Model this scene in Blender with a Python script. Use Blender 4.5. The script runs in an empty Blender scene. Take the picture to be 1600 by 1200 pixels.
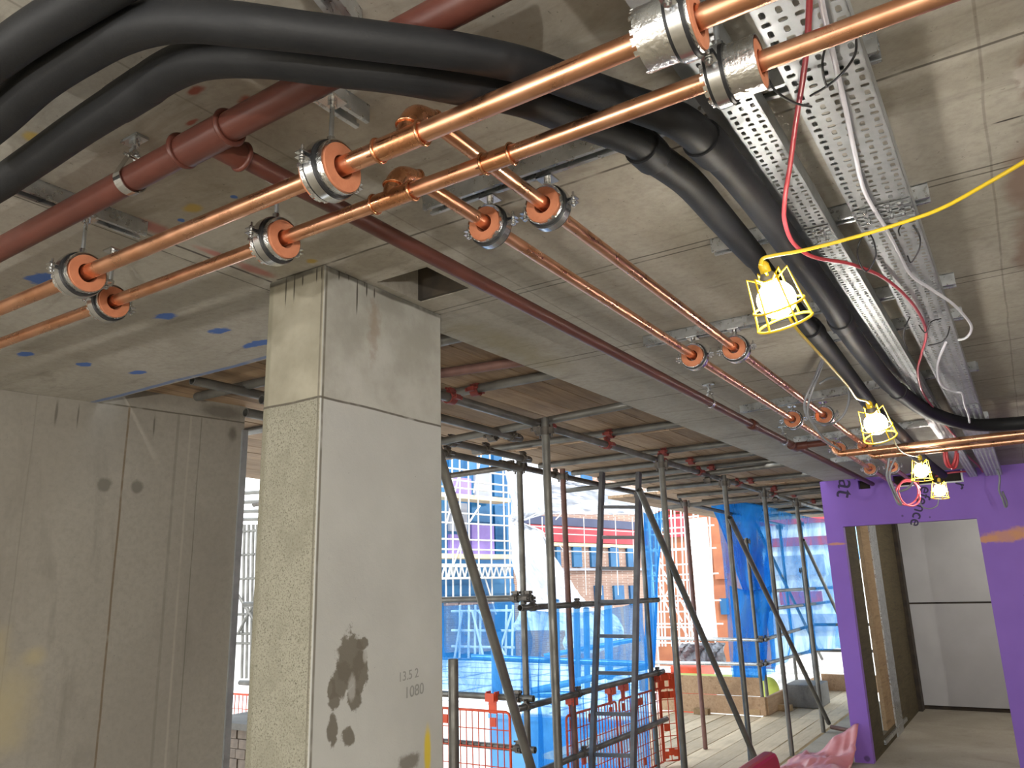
import bpy, math, random
from mathutils import Vector, Matrix, noise as mnoise
random.seed(7)
SC = bpy.context.scene
COL = SC.collection
PI = math.pi
V = Vector

# ------------------------------------------------------------------ camera
EYE = 1.70
YAW, PITCH, ROLL, FOC = math.radians(-32.4228), math.radians(14.5949), math.radians(-1.6667), 1232.61
def _rot():
    cy, sy, cp, sp = math.cos(YAW), math.sin(YAW), math.cos(PITCH), math.sin(PITCH)
    f = V((sy*cp, cy*cp, sp)); r = V((cy, -sy, 0)); u = r.cross(f)
    c, s = math.cos(ROLL), math.sin(ROLL)
    return c*r + s*u, -s*r + c*u, f
CR, CU, CF = _rot()
cam = bpy.data.cameras.new('camera'); camo = bpy.data.objects.new('camera', cam); COL.objects.link(camo)
cam.sensor_fit = 'HORIZONTAL'; cam.sensor_width = 36.0; cam.lens = FOC*36.0/1600.0
cam.clip_start = 0.02; cam.clip_end = 500
mw = Matrix((( CR.x, CU.x, -CF.x, 0), (CR.y, CU.y, -CF.y, 0), (CR.z, CU.z, -CF.z, EYE), (0, 0, 0, 1)))
camo.matrix_world = mw
SC.camera = camo

# surveying helpers: where a sight line through a photo pixel meets a real plane
def ray(x, y): return CR*((x-800)/FOC) + CU*(-(y-600)/FOC) + CF
def PZ(x, y, z): d = ray(x, y); t = (z-EYE)/d.z; return V((d.x*t, d.y*t, z))
def PY(x, y, Y): d = ray(x, y); t = Y/d.y; return V((d.x*t, Y, EYE+d.z*t))
def PX(x, y, X): d = ray(x, y); t = X/d.x; return V((X, d.y*t, EYE+d.z*t))
def PD(x, y, t):
    d = ray(x, y); t = min(t, .955/d.z) if d.z > .02 else t; return V((d.x*t, d.y*t, EYE+d.z*t))

# ------------------------------------------------------------------ materials
MATS = {}
class NT:
    def __init__(s, name):
        s.m = bpy.data.materials.new(name); s.m.use_nodes = True
        s.t = s.m.node_tree; s.b = s.t.nodes['Principled BSDF']; s.out = s.t.nodes['Material Output']
        s.co = s.n('ShaderNodeTexCoord').outputs['Object']
    def n(s, typ, **kw):
        o = s.t.nodes.new(typ)
        for k, v in kw.items(): setattr(o, k, v)
        return o
    def l(s, a, b): s.t.links.new(a, b)
    def noise(s, scale, detail=4, rough=.55, vec=None, dist=0):
        o = s.n('ShaderNodeTexNoise'); o.inputs['Scale'].default_value = scale; o.inputs['Detail'].default_value = detail
        o.inputs['Roughness'].default_value = rough; o.inputs['Distortion'].default_value = dist
        s.l(vec if vec is not None else s.co, o.inputs['Vector']); return o
    def ramp(s, fac, a, b, lo=0., hi=1.):
        o = s.n('ShaderNodeMapRange'); o.interpolation_type = 'SMOOTHSTEP'
        o.inputs[1].default_value = a; o.inputs[2].default_value = b; o.inputs[3].default_value = lo; o.inputs[4].default_value = hi
        s.l(fac, o.inputs[0]); return o.outputs[0]
    def mix(s, fac, a, b, mode='MIX'):
        o = s.n('ShaderNodeMix', data_type='RGBA', blend_type=mode)
        for sock, v in ((o.inputs[0], fac), (o.inputs[6], a), (o.inputs[7], b)):
            if hasattr(v, 'is_output'): s.l(v, sock)
            elif isinstance(v, (int, float)): sock.default_value = v
            else: sock.default_value = (*v, 1)
        return o.outputs[2]
    def math(s, op, a, b=0.):
        o = s.n('ShaderNodeMath', operation=op)
        for i, v in enumerate((a, b)):
            if hasattr(v, 'is_output'): s.l(v, o.inputs[i])
            else: o.inputs[i].default_value = v
        return o.outputs[0]
    def vmath(s, op, a, b):
        o = s.n('ShaderNodeVectorMath', operation=op)
        for i, v in enumerate((a, b)):
            if hasattr(v, 'is_output'): s.l(v, o.inputs[i])
            else: o.inputs[i].default_value = v
        return o
    def scaled(s, sc):
        o = s.n('ShaderNodeMapping'); o.inputs['Scale'].default_value = sc; s.l(s.co, o.inputs[0]); return o.outputs[0]
    def bump(s, h, strength=.3, dist=.01):
        o = s.n('ShaderNodeBump'); o.inputs['Strength'].default_value = strength; o.inputs['Distance'].default_value = dist
        s.l(h, o.inputs['Height']); s.l(o.outputs[0], s.b.inputs['Normal'])
    def blob(s, col, c, r, color, amp=.3, hard=.35, strength=1., nz=None):
        nz = nz or s.noise(9., 3)
        off = s.vmath('SUBTRACT', nz.outputs['Color'], (.5, .5, .5)).outputs[0]
        d = s.vmath('DIVIDE', s.vmath('SUBTRACT', s.co, c).outputs[0], r).outputs[0]
        sc = s.n('ShaderNodeVectorMath', operation='SCALE'); s.l(off, sc.inputs[0]); sc.inputs['Scale'].default_value = amp*4
        d = s.vmath('ADD', d, sc.outputs[0]).outputs[0]
        ln = s.n('ShaderNodeVectorMath', operation='LENGTH'); s.l(d, ln.inputs[0])
        return s.mix(s.ramp(ln.outputs['Value'], 1-hard, 1+hard*.3, strength, 0.), col, color)
    def line(s, col, axis, pos, w, color, strength=.8, wob=.006, lo=None, hi=None, ax2=None):
        sep = s.n('ShaderNodeSeparateXYZ'); s.l(s.co, sep.inputs[0])
        nz = s.noise(3., 3)
        d = s.math('SUBTRACT', sep.outputs[axis], pos)
        d = s.math('ADD', d, s.math('MULTIPLY', s.math('SUBTRACT', nz.outputs['Fac'], .5), wob*2))
        d = s.math('ABSOLUTE', d)
        f = s.ramp(d, w*.4, w, strength, 0.)
        f = s.math('MULTIPLY', f, s.ramp(s.noise(11., 2).outputs['Fac'], .25, .5, .35, 1.))
        if lo is not None: f = s.math('MULTIPLY', f, s.math('GREATER_THAN', sep.outputs[ax2], lo))
        if hi is not None: f = s.math('MULTIPLY', f, s.math('LESS_THAN', sep.outputs[ax2], hi))
        return s.mix(f, col, color)
    def done(s, col=None, rough=.5, metal=0., spec=None):
        if col is not None:
            if hasattr(col, 'is_output'): s.l(col, s.b.inputs['Base Color'])
            else: s.b.inputs['Base Color'].default_value = (*col, 1)
        if hasattr(rough, 'is_output'): s.l(rough, s.b.inputs['Roughness'])
        else: s.b.inputs['Roughness'].default_value = rough
        s.b.inputs['Metallic'].default_value = metal
        if spec is not None: s.b.inputs['Specular IOR Level'].default_value = spec
        MATS[s.m.name] = s.m
        return s.m

def simple(name, c1, c2=None, rough=.5, metal=0., scale=6., bump=0., bscale=60., spec=None, rvar=0., stretch=None):
    t = NT(name)
    vec = t.scaled(stretch) if stretch else None
    nz = t.noise(scale, 5, vec=vec)
    col = t.mix(t.ramp(nz.outputs['Fac'], .3, .7), c1, c2) if c2 else c1
    if bump: t.bump(t.noise(bscale, 5, vec=vec).outputs['Fac'], bump, .004)
    r = t.ramp(t.noise(scale*2.3, 3).outputs['Fac'], .3, .7, max(rough-rvar, .03), rough+rvar) if rvar else rough
    return t.done(col, r, metal, spec)

def concrete(name, a, b, dark, streak=None, pits=.5, bump=.25, extra=None, rough=.85):
    t = NT(name)
    col = t.mix(t.ramp(t.noise(1.3, 6, .6, dist=.4).outputs['Fac'], .32, .68), a, b)
    st = t.noise(1., 5, .65, vec=t.scaled(streak or (3., 9., 3.)), dist=.6)
    col = t.mix(t.ramp(st.outputs['Fac'], .52, .72, 0., .65), col, dark)
    fine = t.noise(38., 6, .7)
    col = t.mix(t.ramp(fine.outputs['Fac'], .35, .75, 0., .38), col, dark)
    pit = t.noise(95., 2, .5)
    pm = t.ramp(pit.outputs['Fac'], .70, .78, 0., pits)
    col = t.mix(pm, col, tuple(c*.35 for c in dark))
    if extra: col = extra(t, col)
    t.bump(t.math('SUBTRACT', t.math('ADD', t.math('MULTIPLY', fine.outputs['Fac'], .6), t.math('MULTIPLY', st.outputs['Fac'], .2)), pm), bump, .006)
    return t.done(col, rough, 0., .25)

BLUEP, YELP, PINK = (.03, .12, .42), (.42, .28, .03), (.36, .13, .11)
def ceiling_extra(t, col):
    D = (.07, .062, .05)
    # pour joints and board marks that run across and along the soffit
    for y, w in ((1.625, .006), (2.17, .005), (2.205, .005), (3.0, .006), (3.06, .004), (3.98, .006), (4.75, .005), (5.5, .006), (6.6, .006), (.35, .006)):
        col = t.line(col, 1, y, w, D, .85, .006, -1.93, None, 0)
    for x in (.07, -1.32): col = t.line(col, 0, x, .004, D, .35, .008)
    col = t.line(col, 0, -.98, .004, D, .6, .006, 3., None, 1)
    col = t.line(col, 0, -1.955, .007, (.05, .04, .035), .9, .008)
    col = t.line(col, 0, -2.02, .004, D, .8, .008)
    nz = t.noise(7., 3); nz2 = t.noise(22., 4)
    for c, r in (((232, 358), (.035, .10)), ((160, 340), (.03, .08)), ((395, 425), (.03, .09)), ((330, 400), (.02, .08))):
        p = PZ(*c, 2.7); col = t.blob(col, (p.x+.02, p.y, 2.7), (r[0], r[1], 1.), PINK, .25, .6, .8, nz)
    for c, r in (((258, 494), (.052, .03)), ((342, 517), (.05, .03)), ((65, 436), (.06, .04)), ((40, 553), (.05, .028)), ((131, 569), (.045, .03)), ((215, 582), (.05, .028)), ((403, 537), (.09, .03)), ((365, 308), (.012, .012)), ((283, 344), (.012, .01))):
        p = PZ(*c, 2.7); col = t.blob(col, (p.x, p.y, 2.7), (r[0], r[1], 1.), BLUEP, .38, .3, .85, nz2)
    for c, r in (((50, 214), (.03, .02)), ((300, 325), (.035, .025)), ((487, 408), (.02, .018))):
        p = PZ(*c, 2.7); col = t.blob(col, (p.x, p.y, 2.7), (r[0], r[1], 1.), YELP, .2, .5, .75, nz2)
    for c, r in (((305, 142), (.03, .012)), ((385, 160), (.03, .02)), ((300, 191), (.025, .007))):
        p = PZ(*c, 2.7); col = t.blob(col, (p.x, p.y, 2.7), (r[0], r[1], 1.), (.26, .05, .03), .35, .5, .85, nz2)
    # blue chalk edge, spalled brown band on the right
    col = t.line(col, 1, 2.185, .02, (.10, .17, .36), .75, .02, None, -2.0, 0)
    for c, r in (((1590, 290), (.06, .34)), ((1600, 390), (.07, .28)), ((1590, 120), (.04, .12))):
        p = PZ(*c, 2.7); col = t.blob(col, (p.x+.03, p.y, 2.7), (r[0], r[1], 1.), (.20, .13, .10), .3, .5, .8, nz)
    p = PZ(1590, 120, 2.7); col = t.blob(col, (p.x+.01, p.y, 2.7), (.018, .06, 1.), (.55, .53, .49), .6, .5, .6, nz2)
    p = PZ(1575, 187, 2.7); col = t.blob(col, (p.x, p.y, 2.7), (.035, .004, 1.), (.02, .015, .012), .1, .4, .95, nz2)
    # damp stain by the column head
    p = PZ(740, 560, 2.7); col = t.blob(col, (-1.72, 2.75, 2.7), (.14, .5, 1.), (.25, .21, .10), .3, .8, .5, nz)
    return col
concrete('concrete_soffit', (.415, .39, .34), (.335, .31, .262), (.21, .19, .155), (2.2, 9., 2.), .5, .25, ceiling_extra)

def wall_extra(t, col):
    # the wall runs nearly along Y: streaks fall down from the top joint
    for y, w, c, s in ((2.365, .007, (.13, .095, .06), .9), (2.70, .008, (.30, .275, .23), .6), (2.76, .004, (.10, .09, .07), .6), (2.63, .01, (.15, .135, .11), .5), (1.93, .004, (.16, .145, .12), .5)):
        col = t.line(col, 1, y, w, c, s, .005, None, 2.7, 2)
    col = t.line(col, 2, 2.705, .006, (.09, .08, .06), .9, .006)
    nz = t.noise(6., 4); nz2 = t.noise(25., 3)
    for y, z, ry, rz in ((2.02, 2.62, .008, .07), (2.12, 2.62, .005, .07), (2.50, 2.62, .006, .07), (2.95, 2.63, .03, .05), (2.88, 2.75, .16, .05), (1.75, 2.66, .01, .03)):
        col = t.blob(col, (-4, y, z), (2., ry, rz), (.09, .08, .065), .12, .6, .75, nz2)
    for y, z in ((2.28, 2.28), (2.44, 2.28)):
        col = t.blob(col, (-4, y, z), (2., .035, .04), (.12, .11, .09), .2, .4, .8, nz2)
    for y, z, ry, rz in ((1.95, 1.25, .14, .22), (1.86, 1.5, .10, .12), (2.05, 1.45, .06, .05)):
        col = t.blob(col, (-4, y, z), (2., ry, rz), (.36, .30, .16), .3, .9, .55, nz)
    return col
concrete('concrete_wall', (.265, .245, .208), (.23, .211, .178), (.172, .156, .130), (4., 5., .9), .3, .12, wall_extra)

def column_extra(t, col):
    # two cast lifts: a day joint 2.27 m up, the rough left face, the smooth face towards +X
    sep = t.n('ShaderNodeSeparateXYZ'); t.l(t.co, sep.inputs[0])
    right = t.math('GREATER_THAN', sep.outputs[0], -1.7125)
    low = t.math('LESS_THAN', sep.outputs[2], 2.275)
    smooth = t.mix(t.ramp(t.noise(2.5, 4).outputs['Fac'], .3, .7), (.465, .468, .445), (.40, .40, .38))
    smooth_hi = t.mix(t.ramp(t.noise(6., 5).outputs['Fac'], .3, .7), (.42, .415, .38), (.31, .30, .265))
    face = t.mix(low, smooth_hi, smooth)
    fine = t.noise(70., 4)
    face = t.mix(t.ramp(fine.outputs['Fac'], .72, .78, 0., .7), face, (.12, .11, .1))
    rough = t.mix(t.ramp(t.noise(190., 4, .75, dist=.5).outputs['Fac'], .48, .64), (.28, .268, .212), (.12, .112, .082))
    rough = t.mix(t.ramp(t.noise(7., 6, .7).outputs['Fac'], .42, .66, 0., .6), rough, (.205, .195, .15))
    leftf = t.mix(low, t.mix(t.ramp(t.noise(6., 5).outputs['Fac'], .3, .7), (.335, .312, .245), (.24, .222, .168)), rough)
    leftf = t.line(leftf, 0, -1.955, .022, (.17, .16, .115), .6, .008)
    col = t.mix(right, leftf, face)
    nz = t.noise(17., 6, .72); nz2 = t.noise(30., 3)
    X = -1.71
    G = (.135, .12, .095)
    for px, py, ry, rz in ((545, 1030, .055, .075), (535, 1065, .045, .05), (562, 1050, .035, .06), (518, 1080, .02, .03), (555, 1092, .03, .035), (523, 1095, .025, .025), (520, 1140, .022, .05), (545, 1150, .028, .03), (565, 1005, .03, .02)):
        p = PX(px, py, X); col = t.blob(col, (X, p.y, p.z), (.01, ry, rz), G, .5, .18, .92, nz)
    for px, py, ry, rz in ((550, 1075, .018, .04), (570, 1025, .012, .02)):
        p = PX(px, py, X); col = t.blob(col, (X, p.y, p.z), (.01, ry, rz), (.36, .355, .33), .3, .4, .8, nz)
    p = PX(640, 1190, X); col = t.blob(col, (X, p.y, p.z), (.01, .05, .03), G, .4, .4, .8, nz)
    p = PX(668, 1175, X); col = t.blob(col, (X, p.y, p.z), (.01, .02, .085), (.60, .45, .02), .06, .5, .9, nz2)
    # red-brown fleck above the joint
    p = PX(585, 510, X); col = t.blob(col, (X, p.y, p.z), (.01, .035, .13), (.25, .19, .14), .5, .8, .6, nz2)
    # grout runs under the soffit
    for px, py, rz in ((447, 450, .07), (460, 446, .06), (495, 428, .03), (503, 424, .03), (473, 438, .02)):
        p = PY(px, py, 1.622); col = t.blob(col, (p.x, 1.622, p.z), (.0035, .02, rz), (.05, .045, .035), .05, .4, .9, nz2)
    for px, py, rz in ((558, 462, .07), (570, 440, .02), (530, 425, .03), (545, 428, .025), (573, 452, .03), (585, 458, .02)):
        p = PX(px, py, X); col = t.blob(col, (X, p.y, p.z), (.02, .004, rz), (.05, .045, .035), .05, .4, .9, nz2)
    col = t.line(col, 2, 2.275, .005, (.08, .07, .055), .9, .008)
    col = t.line(col, 2, 2.69, .014, (.06, .055, .045), .8, .012)
    # dark arris and stained corners
    col = t.line(col, 1, 1.632, .006, (.13, .115, .09), .8, .0015)
    col = t.line(col, 0, -1.7185, .005, (.13, .115, .09), .75, .0015)
    return col
concrete('concrete_column', (.36, .35, .31), (.29, .28, .24), (.2, .185, .15), (4., 4., 2.), .3, .3, column_extra)
concrete('concrete_floor', (.40, .365, .30), (.33, .30, .24), (.24, .21, .165), (2., 2., 2.), .2, .1)
concrete('concrete_block', (.24, .23, .21), (.19, .18, .165), (.12, .115, .1), (4., 4., 4.), .3, .2)
concrete('white_roof_deck', (.80, .79, .75), (.70, .69, .66), (.45, .44, .42), (2., 2., 2.), .2, .1)

def t_copper():
    t = NT('copper')
    nz = t.noise(9., 5, vec=t.scaled((1., 1., 1.)))
    col = t.mix(t.ramp(nz.outputs['Fac'], .35, .7), (.81, .44, .275), (.70, .34, .19))
    col = t.mix(t.ramp(t.noise(60., 3).outputs['Fac'], .68, .76, 0., .3), col, (.36, .16, .08))
    t.done(col, t.ramp(t.noise(14., 4).outputs['Fac'], .3, .7, .24, .38), 1.)
t_copper()
simple('copper_fitting', (.80, .40, .22), (.62, .28, .14), .26, 1., 14., 0., rvar=.08)
simple('solder_mark', (.12, .05, .025), (.2, .08, .04), .5, .6, 30.)
simple('red_oxide_paint', (.105, .032, .022), (.08, .025, .018), .42, 0., 5., .06, 90., spec=.4)
simple('black_foam', (.0085, .009, .0105), (.013, .0135, .015), .58, 0., 8., .12, 180., spec=.3)
simple('black_rubber', (.012, .012, .013), None, .5)
simple('galvanised', (.62, .64, .65), (.46, .48, .49), .34, .92, 22., .04, 60., rvar=.1)
simple('tray_steel', (.47, .49, .50), (.38, .40, .41), .5, .88, 12., .02, 60., rvar=.08)
simple('zinc_bright', (.75, .76, .77), (.6, .61, .62), .22, 1., 30.)
simple('foil', (.86, .86, .84), (.66, .66, .65), .2, 1., 40., .5, 140., rvar=.08)
simple('orange_foam', (.50, .195, .10), (.42, .15, .075), .9, 0., 30., .15, 200.)
simple('scaffold_steel', (.19, .185, .165), (.115, .11, .10), .48, .55, 5., .08, 60., rvar=.12)
simple('scaffold_rust', (.20, .105, .085), (.13, .07, .06), .6, .3, 7., .1, 60.)
simple('coupler_red', (.22, .035, .025), (.14, .03, .025), .55, .1, 20.)
simple('coupler_steel', (.16, .14, .12), (.09, .08, .07), .5, .7, 20.)
simple('alloy_dark', (.16, .16, .165), (.10, .10, .105), .4, .6, 8.)
def t_board(name, c1, c2, c3):
    t = NT(name)
    oi = t.n('ShaderNodeObjectInfo')
    mp = t.n('ShaderNodeMapping'); mp.inputs['Scale'].default_value = (14., 1.1, 14.); t.l(t.co, mp.inputs[0]); t.l(t.vmath('MULTIPLY', oi.outputs['Random'], (37., 91., 13.)).outputs[0], mp.inputs['Location'])
    g = t.noise(2.2, 6, .6, vec=mp.outputs[0], dist=1.2)
    col = t.mix(t.ramp(g.outputs['Fac'], .3, .7), c1, c2)
    col = t.mix(t.ramp(t.noise(1.6, 4, vec=mp.outputs[0]).outputs['Fac'], .55, .75, 0., .7), col, c3)
    col = t.mix(t.ramp(t.noise(3., 5).outputs['Fac'], .5, .75, 0., .5), col, c3)
    hv = t.n('ShaderNodeHueSaturation'); t.l(col, hv.inputs['Color']); t.l(t.ramp(oi.outputs['Random'], 0., 1., .72, 1.15), hv.inputs['Value'])
    t.bump(g.outputs['Fac'], .25, .004)
    t.done(hv.outputs[0], .8, 0., .2)
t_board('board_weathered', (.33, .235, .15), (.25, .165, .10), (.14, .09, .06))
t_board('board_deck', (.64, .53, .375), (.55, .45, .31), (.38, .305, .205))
t_board('cover_ply', (.80, .68, .49), (.72, .60, .42), (.55, .45, .31))
t_board('board_toe', (.42, .29, .18), (.33, .21, .125), (.2, .13, .08))
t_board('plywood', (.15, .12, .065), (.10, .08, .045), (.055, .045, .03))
t_board('timber_light', (.38, .27, .15), (.3, .2, .11), (.17, .11, .06))
simple('guard_orange', (.72, .085, .022), (.6, .06, .018), .45, 0., 10.)
def t_net(name, c, dens, trans=(.55, .8, 1.)):
    t = NT(name)
    w = t.noise(2.6, 5, .6, vec=t.scaled((1.6, 1.6, .5)), dist=.8)
    fac = t.ramp(w.outputs['Fac'], .3, .72, dens-.22, dens+.2)
    tr = t.n('ShaderNodeBsdfTransparent'); tr.inputs[0].default_value = (*trans, 1)
    df = t.n('ShaderNodeBsdfDiffuse'); df.inputs[0].default_value = (*c, 1)
    tl = t.n('ShaderNodeBsdfTranslucent'); tl.inputs[0].default_value = (*c, 1)
    m1 = t.n('ShaderNodeMixShader'); m1.inputs[0].default_value = .55; t.l(df.outputs[0], m1.inputs[1]); t.l(tl.outputs[0], m1.inputs[2])
    m2 = t.n('ShaderNodeMixShader'); t.l(fac, m2.inputs[0]); t.l(tr.outputs[0], m2.inputs[1]); t.l(m1.outputs[0], m2.inputs[2])
    t.l(m2.outputs[0], t.out.inputs[0]); MATS[name] = t.m
t_net('blue_net', (.05, .34, .78), .30, (.74, .9, 1.))
t_net('blue_net_dense', (.05, .38, .82), .52, (.55, .82, 1.))
simple('white_sheeting', (.60, .61, .64), (.46, .48, .53), .4, 0., 3., .5, 4., spec=.5)
simple('grey_sheeting', (.20, .20, .215), (.13, .13, .14), .3, 0., 5., .5, 8.)
def t_purple():
    t = NT('purple_board')
    col = t.mix(t.ramp(t.noise(1.4, 4).outputs['Fac'], .3, .7), (.285, .14, .56), (.25, .12, .50))
    nz = t.noise(16., 5, .65)
    for px, py, rx, rz in ((1570, 838, .20, .06), (1600, 832, .12, .07), (1545, 842, .10, .035), (1306, 850, .10, .016)):
        p = PY(px, py, 8.7); col = t.blob(col, (p.x, 8.7, p.z), (rx, 1., rz), (.66, .30, .13), .3, .4, .8, nz)
    for px, py, r in ((1410, 806, .012), (1436, 805, .012), (1453, 808, .01), (1355, 1185, .03)):
        p = PY(px, py, 8.7); col = t.blob(col, (p.x, 8.7, p.z), (r, 1., r), (.08, .04, .14), .2, .4, .8, nz)
    t.bump(t.noise(60., 3).outputs['Fac'], .05, .003)
    t.done(col, .55, 0., .35)
t_purple()
simple('print_ink', (.035, .02, .07), None, .6)
simple('pencil', (.25, .25, .235), None, .8)
simple('plasterboard', (.52, .52, .515), (.47, .47, .465), .75, 0., 2., .03, 40.)
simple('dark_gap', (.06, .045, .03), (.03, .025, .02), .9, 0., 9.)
simple('yellow_plastic', (.78, .52, .015), (.68, .44, .012), .4, 0., 9.)
simple('yellow_cable', (.60, .42, .015), None, .4)
simple('red_cable', (.42, .045, .055), None, .38)
simple('pink_cable', (.72, .10, .13), None, .38)
simple('white_cable', (.62, .61, .66), None, .4)
simple('grey_cable', (.20, .205, .22), None, .42)
simple('bulb_holder', (.11, .10, .09), None, .5)
simple('red_plastic', (.42, .012, .02), (.34, .010, .016), .3, 0., 5., spec=.55)
simple('pink_polythene', (.62, .22, .22), (.52, .17, .17), .38, 0., 5., .3, 12.)
simple('brick_grey', (.26, .21, .17), (.18, .145, .12), .9, 0., 14., .2, 60.)
simple('sealant_orange', (.75, .16, .04), None, .5)
def t_brickwall(name, c1, c2, mort):
    t = NT(name)
    mp = t.n('ShaderNodeMapping'); mp.inputs['Rotation'].default_value = (PI/2, 0, 0); t.l(t.co, mp.inputs[0])
    b = t.n('ShaderNodeTexBrick'); b.inputs['Scale'].default_value = 3.2
    b.inputs['Color1'].default_value = (*c1, 1); b.inputs['Color2'].default_value = (*c2, 1); b.inputs['Mortar'].default_value = (*mort, 1)
    t.l(mp.outputs[0], b.inputs['Vector']); t.done(b.outputs[0], .9)
t_brickwall('brick_facade', (.40, .26, .2), (.32, .2, .155), (.48, .4, .35))
t_brickwall('brick_dark', (.26, .2, .2), (.2, .15, .16), (.32, .28, .27))
simple('clad_blue', (.06, .22, .42), (.04, .16, .36), .3, .2, 1.2)
simple('clad_purple', (.34, .24, .62), (.26, .18, .5), .5, 0., 1.2)
simple('clad_red', (.48, .06, .08), (.36, .045, .06), .6, 0., 1.)
simple('clad_navy', (.07, .085, .16), (.05, .06, .12), .5, 0., 1.)
simple('clad_grey', (.42, .44, .5), (.34, .36, .42), .6, 0., 1.)
simple('clad_white', (.85, .85, .84), (.76, .76, .75), .7, 0., 1.)
simple('clad_orange', (.40, .15, .07), (.30, .10, .05), .7, 0., 1.5)
simple('window_glass', (.03, .16, .34), (.02, .1, .24), .12, .3, 1.)
simple('bright_tube', (.66, .66, .64), (.54, .54, .52), .5, .2, 3.)
simple('lift_board', (.72, .6, .4), (.6, .48, .3), .8, 0., 3.)
simple('hi_vis', (.36, .40, .06), (.28, .32, .04), .6, 0., 6.)
def t_emit(name, c, s):
    t = NT(name); t.b.inputs['Base Color'].default_value = (1, 1, 1, 1)
    t.b.inputs['Emission Color'].default_value = (*c, 1); t.b.inputs['Emission Strength'].default_value = s; MATS[name] = t.m
t_emit('lit_bulb', (1., .95, .86), 120.)

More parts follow.
